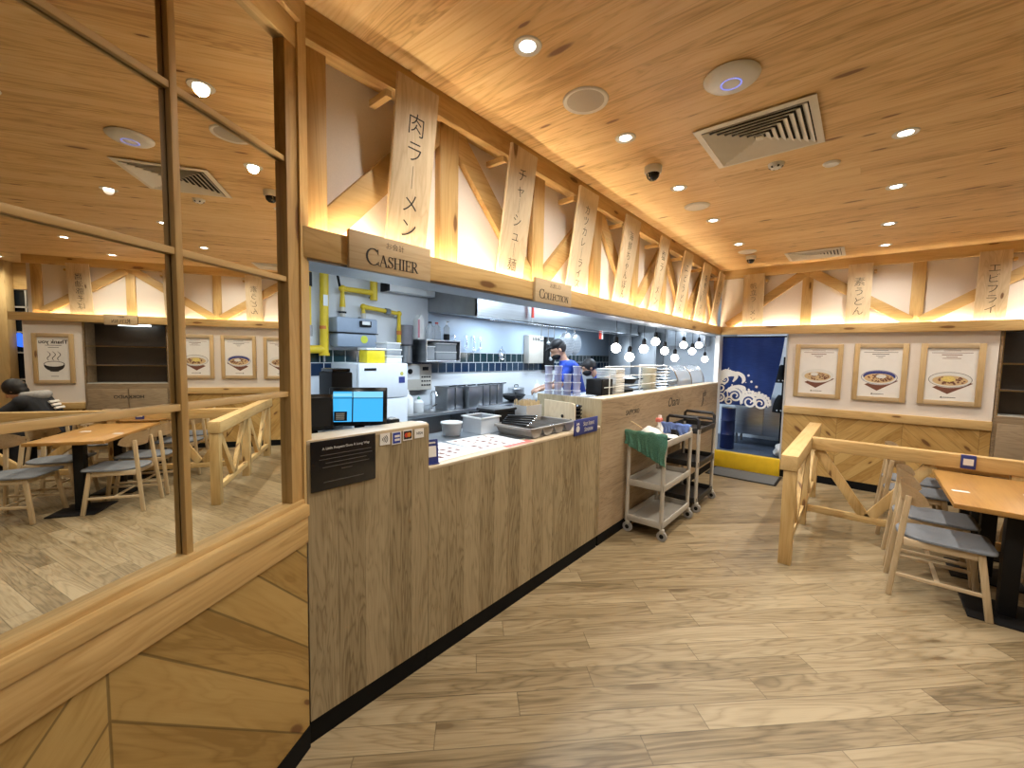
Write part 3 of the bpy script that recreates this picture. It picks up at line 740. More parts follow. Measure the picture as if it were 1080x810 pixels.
MB().tube([(XP - .02, 2.03, 2.55), (XP - .02, 2.03, 2.40)], .034, 10).build('valve', 'black', t)
MB().tube([(XP - .02, 2.03, 1.98), (XP - .02, 2.03, 1.86)], .03, 10).build('coupling', 'steel_dark', t)
t = pipe('gas_pipe', 'yellow gas pipe bending over the grey meter, upper run', [(XP, 2.40, 2.21), (XP, 2.40, 2.42), (XP, 2.80, 2.42), (XP, 2.80, 2.44)], .034)
MB().tube([(XP, 2.80, 2.33), (XP, 2.80, 2.58)], .045, 12).build('riser', 'yellow', t)
MB().tube([(XP, 2.40, 2.24), (XP, 2.40, 2.10)], .030, 10).build('union', 'cream', t)
MB().tube([(XP, 2.40, 2.16), (XP, 2.40, 2.14)], .042, 6).build('nut', 'black', t)
MB().tube([(XP, 2.37, 2.44), (XP, 2.34, 2.58)], .014, 8).build('handle', 'black', t)
t = pipe('gas_pipe', 'yellow gas pipe leaving the grey meter to the right, lower run', [(XP, 2.66, 2.16), (XP, 2.66, 2.24), (XP, 3.16, 2.20), (XP, 3.16, 1.80)], .030)
MB().tube([(XP, 2.66, 2.18), (XP, 2.66, 2.08)], .028, 10).build('union', 'cream', t)
MB().tube([(XP, 2.96, 2.215), (XP, 3.02, 2.21)], .042, 8).build('valve', 'steel_dark', t)
MB().tube([(XP, 3.16, 1.98), (XP, 3.16, 1.93)], .0315, 12).build('band', 'orange', t)
t = thing('gas_meter', 'blue grey box shaped gas meter on the kitchen wall', 'gas meter', (KX, 2.5, 1.75))
MB().box(KX + .01, KX + .22, 2.27, 2.78, 1.915, 2.09, .02).build('upper_shell', 'meter', t)
b = MB().box(KX + .01, KX + .22, 2.275, 2.775, 1.75, 1.91, .03); b.build('lower_shell', 'meter', t)
MB().box(KX + .015, KX + .223, 2.265, 2.785, 1.908, 1.918).build('seam', 'black', t)
o = MB().box(KX + .21, KX + .25, 2.54, 2.68, 1.99, 2.06, .006).build('counter_window', 'black', t)
MB().box(KX + .25, KX + .253, 2.56, 2.66, 2.015, 2.055).build('display', 'white', o)
MB().cyl((KX + .218, 2.60, 1.845), .045, .006, 24, Matrix.Rotation(R(90), 4, 'Y')).build('sticker', pm('lime_sticker', (.62, .66, .06), .6), t)

# fridge and what stands on it
FX = -4.0
t = thing('fridge', 'small white two door fridge under the gas meter', 'fridge', (FX - .3, 2.6, .12))
MB().box(FX - .55, FX, 2.22, 2.82, .12, 1.58, .012).build('cabinet', 'fridge', t)
o = MB().box(FX + .002, FX + .05, 2.22, 2.82, 1.20, 1.58, .012).build('door', 'fridge', t)
MB().box(FX + .05, FX + .056, 2.28, 2.42, 1.505, 1.53, .002).build('handle', 'black', o)
MB().box(FX + .05, FX + .0515, 2.70, 2.78, 1.36, 1.43).build('sticker', 'blue', o)
MB().cyl((FX + .05, 2.74, 1.465), .022, .0015, 16, Matrix.Rotation(R(90), 4, 'Y')).build('sticker', pm('olive_sticker', (.55, .5, .1), .6), o)
MB().box(FX + .002, FX + .05, 2.22, 2.82, .15, 1.19, .012).build('door', 'fridge', t)
t = thing('storage_tub', 'square yellow fronted tub standing on the fridge top', 'tub', (FX - .1, 2.45, 1.58))
MB().box(FX - .20, FX - .03, 2.36, 2.58, 1.58, 1.72, .012).build('body', pm('bright_yellow', (.78, .62, .02), .4), t)
MB().box(FX - .21, FX - .02, 2.35, 2.59, 1.72, 1.745, .008).build('lid', 'white', t)
for k, (z, h, lab) in enumerate(((1.58, .085, 'lowest of the white lidded food boxes stacked on the fridge'), (1.668, .07, 'middle white lidded food box on the fridge'), (1.741, .07, 'topmost clear lidded food box on the fridge'))):
    t = thing('food_box', lab, 'food box', (FX - .15, 2.7, z), group='food boxes on the fridge')
    MB().box(FX - .25, FX - .03, 2.60, 2.80 - .01 * k, z, z + h - .015, .01).build('body', 'clear' if k else 'white', t)
    MB().box(FX - .26, FX - .02, 2.595, 2.805 - .01 * k, z + h - .016, z + h, .005).build('lid', 'white', t)

# wall shelf with jugs, control panel, lamp box
t = thing('wall_lamp', 'boxy white lamp unit mounted high on the kitchen wall left of the hood', 'lamp', (KX, 3.4, 2.48))
MB().box(KX + .01, KX + .16, 2.98, 3.85, 2.47, 2.57, .006).build('housing', 'white', t)
MB().box(KX + .008, KX + .165, 2.95, 2.985, 2.465, 2.575, .004).build('end_cap', 'black', t)
MB().box(KX + .16, KX + .164, 3.55, 3.68, 2.49, 2.54).build('label', 'paper', t)
t = thing('steel_shelf', 'steel box shelf on the kitchen wall right of the fridge', 'shelf', (KX, 3.7, 1.58))
for z0 in (1.58, 1.86): MB().box(KX + .02, KX + .36, 3.40, 4.0, z0, z0 + .022, .003).build('shelf_board', 'steel', t)
for y0 in (3.40, 3.985): MB().box(KX + .02, KX + .36, y0, y0 + .015, 1.60, 1.86).build('side_panel', 'steel', t)
t = thing('milk_carton', 'tall white and pink carton on the steel wall shelf', 'carton', (KX + .2, 3.38, 1.882))
b = MB().prism([(-.05, 0), (.05, 0), (.05, .26), (0, .32), (-.05, .26)], .10, frame((KX + .22, 3.42, 1.882), (0, 1, 0), (0, 0, 1), (-1, 0, 0))); b.build('body', 'white', t)
MB().box(KX + .2205, KX + .2215, 3.37, 3.40, 1.90, 2.14).build('printed_band', pm('pink_print', (.62, .25, .30), .6), t)
def jug(x, y, z, lab, s=1.0, cap='red', base='work_jug'):
    t = thing('plastic_jug', lab, 'jug', (x, y, z), group='jugs on the wall shelf')
    MB().lathe([(.055 * s, 0), (.06 * s, .01), (.06 * s, .12 * s), (.05 * s, .17 * s), (.022 * s, .205 * s), (.020 * s, .22 * s)], (x, y, z), 20).build('body', 'clear', t)
    MB().cyl((x, y, z + .22 * s), .023 * s, .022, 14).build('cap', cap, t)
    MB().tube([(x + .035 * s, y, z + .19 * s), (x + .07 * s, y, z + .17 * s), (x + .06 * s, y, z + .10 * s)], .009 * s, 8).build('handle', 'clear', t)
jug(KX + .22, 3.57, 1.882, 'clear jug with black cap beside the milk carton', 1, 'black')
jug(KX + .20, 3.70, 1.882, 'clear jug with red cap in the middle of the wall shelf')
t = thing('pump_bottle', 'pump bottle with black lower half on the right of the wall shelf', 'bottle', (KX + .2, 3.88, 1.882))
MB().cyl((KX + .2, 3.88, 1.882), .045, .09, 20, None, .006).build('base', 'black', t)
MB().lathe([(.043, 0), (.043, .09), (.02, .12), (.02, .13)], (KX + .2, 3.88, 1.972), 20).build('body', 'clear', t)
MB().tube([(KX + .2, 3.88, 2.10), (KX + .2, 3.88, 2.15), (KX + .25, 3.88, 2.14)], .008).build('pump', 'white', t)
for k, (y0, y1, z1, lab) in enumerate(((3.425, 3.56, 1.78, 'clear white tub inside the wall shelf at its left'), (3.58, 3.95, 1.71, 'wide white food box inside the wall shelf, lower one'))):
    t = thing('food_box', lab, 'food box', (KX + .2, (y0 + y1) / 2, 1.602), group='food boxes in the wall shelf')
    MB().box(KX + .08, KX + .34, y0, y1, 1.602, z1, .015).build('body', 'clear', t)
    MB().box(KX + .075, KX + .345, y0 - .005, y1 + .005, z1, z1 + .014, .004).build('lid', 'white', t)
t = thing('food_box', 'wide white food box inside the wall shelf, upper one', 'food box', (KX + .2, 3.76, 1.725), group='food boxes in the wall shelf')
MB().box(KX + .08, KX + .34, 3.585, 3.945, 1.7245, 1.825, .015).build('body', 'clear', t)
MB().box(KX + .075, KX + .345, 3.58, 3.95, 1.825, 1.842, .004).build('lid', 'white', t)
t = thing('wall_mounted_control_panel', 'grey control panel with buttons on the wall under the steel shelf', 'control panel', (KX, 3.4, 1.2))
MB().box(KX + .012, KX + .10, 3.12, 3.70, 1.19, 1.55, .008).build('casing', 'cream', t)
MB().box(KX + .10, KX + .104, 3.13, 3.49, 1.34, 1.53).build('face_plate', 'white', t)
MB().cyl((KX + .104, 3.33, 1.45), .035, .012, 20, Matrix.Rotation(R(90), 4, 'Y')).build('dial', 'black', t)
for i in range(3):
    for j in range(4): MB().box(KX + .10, KX + .108, 3.52 + j * .042, 3.545 + j * .042, 1.25 + i * .055, 1.27 + i * .055, .002).build('button', 'blackgloss', t)
MB().box(KX + .10, KX + .103, 3.54, 3.64, 1.46, 1.51).build('display', 'black', t)

# things on the steel table
def bottle(x, y, z, h, r, mat, lab, grp=None, cap='white', name='squeeze_bottle'):
    t = thing(name, lab, 'bottle', (x, y, z), group=grp)
    MB().lathe([(r * .96, 0), (r, .01), (r, h * .62), (r * .6, h * .76), (r * .34, h * .80)], (x, y, z), 20).build('body', mat, t)
    MB().lathe([(r * .36, h * .80), (r * .36, h * .86), (r * .12, h), (r * .1, h)], (x, y, z), 16).build('nozzle', cap, t)
    return t
bottle(-4.2, 2.99, .955, .30, .075, 'white', 'big white bottle at the left end of the steel table', 'bottles on the steel table')
bottle(-4.25, 3.20, .955, .20, .06, 'white', 'shorter white tub bottle beside the tap on the steel table', 'bottles on the steel table', 'green')
t = thing('tap', 'chrome swan neck tap standing on the steel table', 'tap', (-4.28, 3.42, .955))
b = MB().tube([(-4.28, 3.42, .955), (-4.28, 3.42, 1.15), (-4.25, 3.42, 1.20), (-4.2, 3.42, 1.20), (-4.17, 3.42, 1.15)], .016, 10); b.build('spout', 'chrome', t)
MB().cyl((-4.28, 3.42, .955), .035, .03).build('base', 'chrome', t)
MB().bar((-4.28, 3.44, 1.0), (-4.28, 3.52, 1.03), .014, .014).build('handle', 'chrome', t)
# noodle boiler pots
spots = [(3.66, .13), (3.81, .13), (4.00, .18), (4.19, .13), (4.34, .13), (4.49, .13), (4.64, .13)]
for i, (y, w) in enumerate(spots):
    ex = 0 if i != 2 else .08
    t = thing('boiler_box', 'tall narrow steel box in the row on the kitchen work table' if i != 2 else 'wider steel box standing forward of the row on the kitchen work table', 'steel container', (-4.3, y, .955), group='steel boxes in a row')
    h = .29
    b = MB().box(-4.42, -4.16 + ex, y - w / 2, y + w / 2, .955, .955 + h, .008); b.build('body', 'steel_dark', t)
    MB().box(-4.43, -4.15 + ex, y - w / 2 - .005, y + w / 2 + .005, .955 + h, .965 + h, .003).build('rim', 'steel_dark', t)
    MB().bar((-4.2, y, .97 + h), (-4.05, y, .99 + h), .014, .014).build('handle', 'black', t)
t = thing('wok', 'black wok resting on the kitchen work table right of the steel boxes', 'wok', (-4.25, 5.05, .955))
MB().lathe([(0, 0), (.07, .006), (.14, .04), (.20, .11), (.195, .112), (.13, .046), (.06, .014), (0, .01)], (-4.25, 5.05, .956), 28).build('pan', 'black', t)
MB().tube([(-4.10, 4.93, 1.06), (-3.98, 4.78, 1.13)], .012, 8).build('handle', 'black', t)
t = thing('stock_pot', 'squat steel pot with lid behind the wok', 'pot', (-4.50, 5.42, .955))
MB().cyl((-4.50, 5.42, .955), .14, .17, 28, None, .006).build('body', 'steel', t)
MB().lathe([(.145, 0), (.14, .02), (.03, .035), (0, .036)], (-4.50, 5.42, 1.125), 28).build('lid', 'steel', t)
MB().tube([(-4.50, 5.37, 1.158), (-4.50, 5.38, 1.19), (-4.50, 5.46, 1.19), (-4.50, 5.47, 1.158)], .008).build('knob', 'black', t)
bottle(-4.15, 5.55, .955, .33, .06, 'white', 'white pump bottle on the work table beside the tubs', 'bottles on the steel table')
t = thing('wall_dispenser', 'pale grey dispenser box on the kitchen wall left of the black rack', 'dispenser', (KX, 6.1, 1.6))
MB().box(KX + .01, KX + .14, 5.86, 6.30, 1.55, 2.06, .01).build('body', 'cream', t)
b = MB()
for k in range(6): b.box(KX + .14, KX + .144, 5.96 + k * .045, 5.985 + k * .045, 1.96, 2.02)
b.build('slots', 'black', t)
t = thing('ladle_rack', 'tall black rack with steel ladles hanging behind the cook', 'rack', (KX, 6.6, 1.5))
MB().box(KX + .01, KX + .10, 6.42, 6.72, 1.42, 2.05, .01).build('board', 'black', t)
MB().tube([(KX + .12, 6.56, 1.90), (KX + .12, 6.56, 1.66)], .016, 8).build('ladle', 'steel', t)
MB().ball((KX + .12, 6.56, 1.64), .045, 14).build('ladle_bowl', 'steel', t)
# round strainers hanging from the hood rail
def strainer(y, z, r, lab, x=-3.72):
    t = thing('hanging_strainer', lab, 'strainer', (x, y, z - r), group='strainers on the hood rail')
    rot = Matrix.Rotation(R(90), 4, 'Y')
    MB().lathe([(r, 0), (r + .006, .008), (r, .02), (r * .9, .05), (r * .5, .075), (0, .08), (0, .076), (r * .48, .07), (r * .86, .047), (r * .97, .014)], (x, y, z), 36, rot).build('bowl', 'strainer', t)
    MB().tube([(x + .004, y, z + r), (x + .01, y, 2.14)], .008).build('handle', 'chrome', t)
def perf():
    k = NT('perforated_steel'); x, y, z = k.coord()
    v = k.n('ShaderNodeTexVoronoi', feature='F1'); v.inputs['Scale'].default_value = 42; v.inputs['Randomness'].default_value = .1
    k.put(v.inputs['Vector'], k.xyz(0, y, z))
    c = k.mix(k.step(v.outputs['Distance'], .30, .22), (.60, .63, .66), (.10, .14, .20))
    k.put(k.b.inputs['Base Color'], c); k.b.inputs['Metallic'].default_value = .6; k.b.inputs['Roughness'].default_value = .35
    return k.mat
M['strainer'] = perf()
strainer(5.72, 1.88, .20, 'larger perforated round strainer hanging behind the cook')
strainer(6.10, 1.90, .18, 'smaller round strainer partly hidden by the larger one', -3.80)
for k, (y, L) in enumerate(((5.02, .20), (5.20, .24), (5.36, .22))):
    t = thing('hanging_ladle', 'steel ladle hanging from the hood rail above the cook', 'ladle', (-3.72, y, 2.14 - L), group='ladles on the hood rail')
    MB().tube([(-3.70, y, 2.155), (-3.685, y, 2.15), (-3.70, y, 2.13), (-3.70, y, 2.14 - L)], .006).build('handle', 'steel_dark', t)
    MB().ball((-3.69, y, 2.13 - L), .035, 12, (.7, 1, .8)).build('bowl', 'steel', t)
t = thing('steel_cupboard', 'tall grey steel cupboard at the far end of the kitchen', 'cupboard', (-3.9, 9.1, .12))
MB().box(-4.46, -3.38, 8.70, 9.18, .12, 2.24, .005).build('carcass', 'steel_dark', t)
for k in range(2):
    o = MB().box(-4.45 + k * .53, -3.93 + k * .53, 8.675, 8.70, .2, 2.22, .004).build('door', 'steel_dark', t)
    MB().box(-3.97 + k * .06, -3.955 + k * .06, 8.655, 8.677, 1.1, 1.3, .003).build('handle', 'chrome', o)
t = thing('wall_cabinet', 'pale blue wall cabinet at the kitchen end behind the lit bulbs', 'cabinet', (-2.9, 9.1, 1.9))
MB().box(-3.22, -2.45, 8.9, 9.18, 1.95, 2.45, .005).build('body', 'kwhite', t)
for k in range(2): MB().box(-3.21 + k * .38, -2.84 + k * .38, 8.885, 8.90, 1.96, 2.44, .004).build('door', 'steel', t)
t = thing('hanging_tag', 'small red and white tag hanging from the hood front', 'tag', (-3.74, 6.9, 2.05))
MB().box(-3.742, -3.732, 6.86, 6.95, 2.02, 2.17).build('red_half', 'red', t)
MB().box(-3.742, -3.732, 6.95, 7.0, 2.02, 2.17).build('white_half', 'white', t)
for k, (y, L, r) in enumerate(((4.02, .17, .035), (4.16, .20, .04), (4.40, .15, .035), (4.56, .19, .04), (4.70, .16, .035))):
    z1 = 1.965
    o = thing('wall_hanging_ladle', 'clear ladle hanging on the wall above the green tiles', 'ladle', (KX + .06, y, z1 - L), group='clear ladles above the tiles')
    MB().tube([(KX + .006, y, z1), (KX + .05, y, z1 + .01), (KX + .06, y, z1 - .02), (KX + .06, y, z1 - L)], .007).build('handle', 'chrome', o)
    MB().ball((KX + .06, y, z1 - L - .02), r, 14, (.7, 1, .8)).build('bowl', 'clear', o)
o = thing('wall_hanging_skimmer', 'round wire skimmer hanging on the green tiles', 'skimmer', (KX + .03, 5.25, 1.62))
MB().tube([(KX + .03, 5.25 + .085 * math.cos(a * PI / 12), 1.70 + .085 * math.sin(a * PI / 12)) for a in range(25)], .005, 6, False).build('hoop', 'chrome', o)
MB().lathe([(.055, 0), (.03, .02), (0, .025), (0, .022), (.028, .016), (.052, 0)], (KX + .02, 5.25, 1.67), 20, Matrix.Rotation(R(90), 4, 'Y')).build('bowl', 'steel', o)
MB().tube([(KX + .015, 5.25, 1.785), (KX + .03, 5.25, 1.84)], .005, 6).build('handle', 'chrome', o)
o = thing('wall_mounted_canister', 'tall dull grey canister on the kitchen wall left of the steel shelf', 'canister', (KX + .12, 3.27, 1.56))
MB().cyl((KX + .11, 3.265, 1.80), .085, .26, 24, None, .01).build('upper_part', pm('canister_grey', (.20, .19, .21), .5, var=.1), o)
MB().cyl((KX + .11, 3.265, 1.56), .082, .235, 24, None, .01).build('lower_part', 'steel_dark', o)
MB().box(KX + .002, KX + .04, 3.24, 3.29, 1.6, 2.0).build('bracket', 'steel_dark', o)
t = thing('hanging_hose', 'red hose hanging in front of the hood behind the COLLECTION plaque', 'hose', (-3.7, 4.75, 2.2))
MB().tube([(-3.70, 4.80, 2.46), (-3.70, 4.80, 2.24)], .022, 10).build('hose', 'red', t)
MB().tube([(-3.70, 4.80, 2.24), (-3.70, 4.80, 2.17)], .012, 8).build('tip', 'steel', t)
MB().cyl((-3.72, 4.80, 2.45), .028, .03).build('clip', 'steel_dark', t)

# ------------------------------------------------------------------ on the cashier counter
def monitor(cx, cy, cz, w, h, rz, tilt, lab, lit, basez, name='till_monitor'):
    t = thing(name, lab, 'monitor', (cx, cy, basez), rz)
    mt = Matrix.Translation((0, 0, cz - basez)) @ Matrix.Rotation(R(tilt), 4, 'X')
    MB().box(-w / 2, w / 2, -.006, .022, -h / 2, h / 2, .005, mt).build('bezel', 'blackgloss', t, local=True)
    iw, ih = w * .86, h * .78
    if lit:
        o = MB().box(-iw / 2, iw / 2, -.0075, -.006, -ih / 2, ih / 2, 0, mt).build('screen', 'screen', t, local=True)
        for (a, b_, c, d, mm) in ((-.5, -.13, .34, .44, 'screen2'), (-.13, .5, .30, .5, 'screen2'), (-.125, -.10, -.5, .5, 'black'), (-.5, .5, .27, .295, 'black'), (-.48, -.22, -.47, -.16, 'black')):
            MB().box(a * iw, b_ * iw, -.0082, -.0076, c * ih, d * ih, 0, mt).build('screen_pane', mm, o, local=True)
        for k in range(4): MB().box(-.44 * iw, -.27 * iw, -.0088, -.0083, (-.42 + k * .06) * ih, (-.395 + k * .06) * ih, 0, mt).build('screen_text', 'white', o, local=True)
    else:
        MB().box(-iw / 2, iw / 2, -.0075, -.006, -ih / 2, ih / 2, 0, mt).build('screen', 'black', t, local=True)
    MB().box(-w * .22, w * .22, -.05, .06, 0, .014, .004).build('base', 'black', t, local=True)
    MB().bar((0, .03, .01), (0, .03, cz - basez), .05, .02, (0, 1, 0)).build('stand', 'black', t, local=True)
    return t
monitor(-1.99, 1.115, 1.415, .285, .20, R(52), -8, 'till screen lit bright blue on the cashier counter', True, 1.27)
monitor(-2.03, .895, 1.40, .19, .18, R(66), -14, 'dark till screen beside the lit one, partly behind the mirror frame', False, 1.27)
t = thing('receipt_printer', 'black receipt printer behind the two till screens', 'printer', (-2.36, 1.25, 1.27))
MB().box(-2.45, -2.29, 1.12, 1.25, 1.27, 1.58, .01).build('body', 'black', t)
MB().box(-2.44, -2.30, 1.13, 1.24, 1.58, 1.60, .005).build('lid', 'blackgloss', t)
t = thing('card_terminal', 'small card terminal with pale buttons right of the lit till screen', 'card terminal', (-1.97, 1.30, 1.27))
MB().box(-2.02, -1.94, 1.27, 1.335, 1.27, 1.335, .008).build('body', 'black', t)
MB().box(-2.015, -1.975, 1.275, 1.33, 1.335, 1.338).build('display', 'chrome', t)
b = MB()
for i in range(3):
    for j in range(3): b.box(-1.968 + i * .009, -1.962 + i * .009, 1.282 + j * .016, 1.292 + j * .016, 1.335, 1.338)
b.build('keypad', 'white', t)
t = thing('notice_plate', 'black plate with white wording on the cashier counter front', 'notice', (F, .9, 1.11))
MB().box(F + .001, F + .006, .748, 1.046, 1.108, 1.322, .001).build('plate', 'blackgloss', t)
fm = lambda y, z: frame((F + .0063, y, z), (0, 1, 0), (0, 0, 1))
lettering('A Little Respect Goes A Long Way', .0152, fm(.905, 1.287), 'lettering', t)
b = MB()
for k, w in enumerate((.235, .245, .19, .215, .05)):
    b.box(F + .006, F + .0066, .905 - w / 2, .905 + w / 2, 1.258 - k * .0175, 1.2605 - k * .0175)
b.box(F + .006, F + .0066, .80, .985, 1.141, 1.144); b.build('text_lines', 'greytext', t)
# payment stickers
def sticker(y0, y1, z0, z1, lab):
    t = thing('card_sticker', lab, 'sticker', (F, (y0 + y1) / 2, z0), group='payment stickers')
    MB().box(F + .0008, F + .0022, y0, y1, z0, z1).build('backing', 'paper', t); return t
t = sticker(1.072, 1.126, 1.258, 1.314, 'payment sticker with four contactless waves, leftmost of four')
b = MB(); mt = frame((F + .0023, 1.082, 1.286), (0, 1, 0), (0, 0, 1))
for k in range(4): b.strip(ell(-.006, 0, .010 + .009 * k, .008 + .006 * k, -42, 42, 10), .0028, .0006, mt)
b.build('waves', 'ink', t)
t = sticker(1.137, 1.190, 1.252, 1.314, 'blue card payment sticker, second of four')
MB().box(F + .002, F + .0028, 1.142, 1.185, 1.257, 1.309).build('blue_field', pm('amex_blue', (.03, .06, .36), .5), t)
b = MB()
for k in range(2): b.box(F + .0027, F + .0033, 1.152, 1.181, 1.268 + k * .018, 1.279 + k * .018)
b.build('white_marks', 'paper', t)
t = sticker(1.201, 1.256, 1.262, 1.315, 'card payment sticker with red and orange circles, third of four')
MB().box(F + .002, F + .0028, 1.205, 1.252, 1.268, 1.309).build('dark_field', 'ink', t)
MB().cyl((F + .0028, 1.221, 1.289), .012, .0005, 20, Matrix.Rotation(R(90), 4, 'Y')).build('red_circle', 'red', t)
MB().cyl((F + .0031, 1.236, 1.289), .012, .0005, 20, Matrix.Rotation(R(90), 4, 'Y')).build('orange_circle', 'orangeprint', t)
t = sticker(1.270, 1.328, 1.264, 1.312, 'white card payment sticker reading VISA, rightmost of four')
lettering('VISA', .021, frame((F + .0023, 1.299, 1.288), (0, 1, 0), (0, 0, 1)), 'ink', t, shear=.25)

# ------------------------------------------------------------------ on the low counter
def card_stand(o, ex, w, h, lab):
    t = thing('card_stand', lab, 'card stand', o, group='blue standing cards')
    ex = Vector(ex); ez = Vector((0, 0, 1)); en = ex.cross(ez)
    mt = frame(o, ex, (ez - en * .12), None)
    MB().box(-w / 2, w / 2, 0, h, -.004, 0, 0, mt).build('card', 'blue', t)
    MB().box(-w * .34, w * .34, h * .30, h * .74, .0002, .0012, 0, mt).build('white_field', 'paper', t)
    MB().box(-w * .3, w * .3, h * .84, h * .90, .0002, .0012, 0, mt).build('heading_bar', 'lettering', t)
    MB().box(-w / 2, w / 2, 0, .006, -.05, .012, 0, mt).build('foot', 'blue', t)
card_stand((F - .035, 1.415, 1.095), (.25, .97, 0), .075, .135, 'blue standing card at the left end of the low counter')
def sheet(x, y, rz, w, h, lab, name='printed_sheet', z=1.0955):
    t = thing(name, lab, 'paper', (x, y, z), rz, 'printed sheets on the low counter')
    MB().box(-w / 2, w / 2, -h / 2, h / 2, 0, .0012).build('sheet', 'paper', t, local=True)
    b = MB(); random.seed(int(x * -100) + int(y * 37))
    for i in range(5):
        for j in range(5):
            if random.random() < .7: b.box(-w * .42 + i * w * .17, -w * .42 + i * w * .17 + w * random.uniform(.06, .13), -h * .42 + j * h * .17, -h * .42 + j * h * .17 + h * random.uniform(.04, .09), .0013, .0018)
    b.build('print', 'brownprint', t, local=True)
    return t
sheet(-1.965, 1.62, .05, .36, .40, 'printed menu sheet nearest the cashier end of the low counter')
sheet(-1.965, 2.05, -.04, .36, .42, 'printed menu sheet next to the grey cutlery tray')
t = MB().box(F - .085, F - .01, 2.02, 2.30, 1.0953, 1.0966).build('red_notice', 'redpaper', at=(F - .05, 2.16, 1.0953)); tag(t, 'red printed strip of paper on the low counter edge', 'paper')
t = thing('card_reader', 'black card reader with silver display lying on the low counter', 'card reader', (-2.0, 1.56, 1.097))
MB().box(-2.12, -1.95, 1.50, 1.62, 1.0975, 1.122, .006).build('body', 'black', t)
MB().box(-2.11, -2.03, 1.51, 1.61, 1.122, 1.125).build('display', 'chrome', t)
t = thing('card_box', 'two small pale card boxes stacked behind the blue standing card', 'box', (-1.95, 1.40, 1.095))
MB().box(-1.93, -1.86, 1.37, 1.46, 1.0965, 1.215, .003).build('lower_box', 'cream', t)
MB().box(-1.93, -1.86, 1.37, 1.46, 1.216, 1.31, .003).build('upper_box', 'paper', t)
t = thing('round_tub', 'round white tub of dark wrapped snacks on the low counter', 'tub', (-2.30, 2.03, 1.095))
MB().lathe([(.062, 0), (.066, .004), (.078, .085), (.082, .085), (.082, .092), (.074, .092), (.062, .008), (0, .008)], (-2.30, 2.03, 1.0955), 28).build('bowl', 'clear', t)
b = MB()
random.seed(3)
for k in range(16): b.ball((-2.30 + random.uniform(-.04, .04), 2.03 + random.uniform(-.04, .04), 1.12 + random.uniform(0, .045)), .016, 8, (1.3, 1, .7))
o = b.build('contents', 'brownprint', t); o['kind'] = 'stuff'
MB().lathe([(0, .0), (.082, 0), (.082, .007), (0, .009)], (-2.30, 2.03, 1.188), 28).build('lid', 'white', t)
t = thing('food_bin', 'square translucent white bin on the low counter behind the grey tray', 'bin', (-2.25, 2.25, 1.095))
b = MB()
for z0, z1, a, c in ((0, .005, .095, .095),): b.box(-2.25 - a, -2.25 + a, 2.29 - c, 2.29 + c, 1.0955, 1.10)
for sx, sy in ((1, 0), (-1, 0), (0, 1), (0, -1)):
    p = Vector((-2.25 + sx * .098, 2.29 + sy * .098, 1.155)); b.box(p.x - (.004 if sx else .1), p.x + (.004 if sx else .1), p.y - (.004 if sy else .1), p.y + (.004 if sy else .1), 1.0955, 1.215, .002)
b.build('body', 'clear', t)
b = MB()
for sx, sy in ((1, 0), (-1, 0), (0, 1), (0, -1)):
    p = Vector((-2.25 + sx * .104, 2.29 + sy * .104, 0)); b.box(p.x - (.008 if sx else .112), p.x + (.008 if sx else .112), p.y - (.008 if sy else .112), p.y + (.008 if sy else .112), 1.214, 1.224, .002)
b.build('rim', 'white', t)
t = thing('takeaway_crate', 'big black crate behind the low counter work surface', 'crate', (-2.30, 2.72, 1.095))
b = MB().box(-2.40, -2.21, 2.40, 2.66, 1.096, 1.24, .012); b.build('body', 'black', t)
MB().box(-2.41, -2.20, 2.39, 2.67, 1.24, 1.262, .008).build('lid', 'cartblack', t)
# cutlery tray
t = thing('cutlery_tray', 'grey plastic cutlery tray with scalloped compartments on the low counter', 'tray', (-1.95, 2.6, 1.095))
x0, x1, y0, y1 = -2.12, -1.765, 2.30, 2.90
b = MB().box(x0 + .03, x1 - .03, y0 + .03, y1 - .03, 1.0955, 1.103)
b.box(x0, x1, y0, y0 + .012, 1.155, 1.175, .003); b.box(x0, x1, y1 - .012, y1, 1.155, 1.175, .003)
b.box(x0, x0 + .012, y0, y1, 1.160, 1.175, .003); b.box(x1 - .012, x1, y0, y1, 1.160, 1.175, .003)
b.build('rim', 'traygrey', t)
for k in range(4):
    yc = y0 + .082 + k * .145
    b = MB().grid(lambda u, v, yc=yc: Vector((x0 + .012 + u * (x1 - x0 - .024), yc + .066 * math.cos(PI + v * PI), 1.165 - .065 * math.sin(v * PI))), 1, 12, .003)
    for xe in (x0 + .010, x1 - .013): b.prism([(yc + .066 * math.cos(PI + PI * i / 14), 1.165 - .065 * math.sin(PI * i / 14)) for i in range(15)], .003, Matrix(((0, 0, 1, xe), (1, 0, 0, 0), (0, 1, 0, 0), (0, 0, 0, 1))))
    b.build('compartment', 'traygrey', t)
for k in range(5):
    y = 2.36 + k * .022
    o = thing('cutlery_packet', 'black wrapped cutlery packet heaped at the near end of the grey tray', 'cutlery packet', (-1.97, y, 1.176 + .013 * k), R(8 + 9 * k), 'cutlery packets in the tray')
    MB().box(-.11, .11, -.014, .014, 0, .012, .004).build('sleeve', 'black', o, local=True)
    MB().box(.085, .125, -.010, .010, .004, .009, .002).build('tip', 'chrome', o, local=True)
for k in range(4):
    o = thing('steel_spoon', 'steel spoon lying in the grey cutlery tray', 'spoon', (-1.95, 2.62 + k * .035, 1.135), R(-10 + 8 * k), 'spoons in the tray')
    MB().bar((-.10, 0, 0), (.06, 0, .008), .010, .003).build('handle', 'chrome', o, local=True)
    MB().ball((.085, 0, .008), .022, 12, (1.3, .8, .3)).build('bowl', 'chrome', o, local=True)
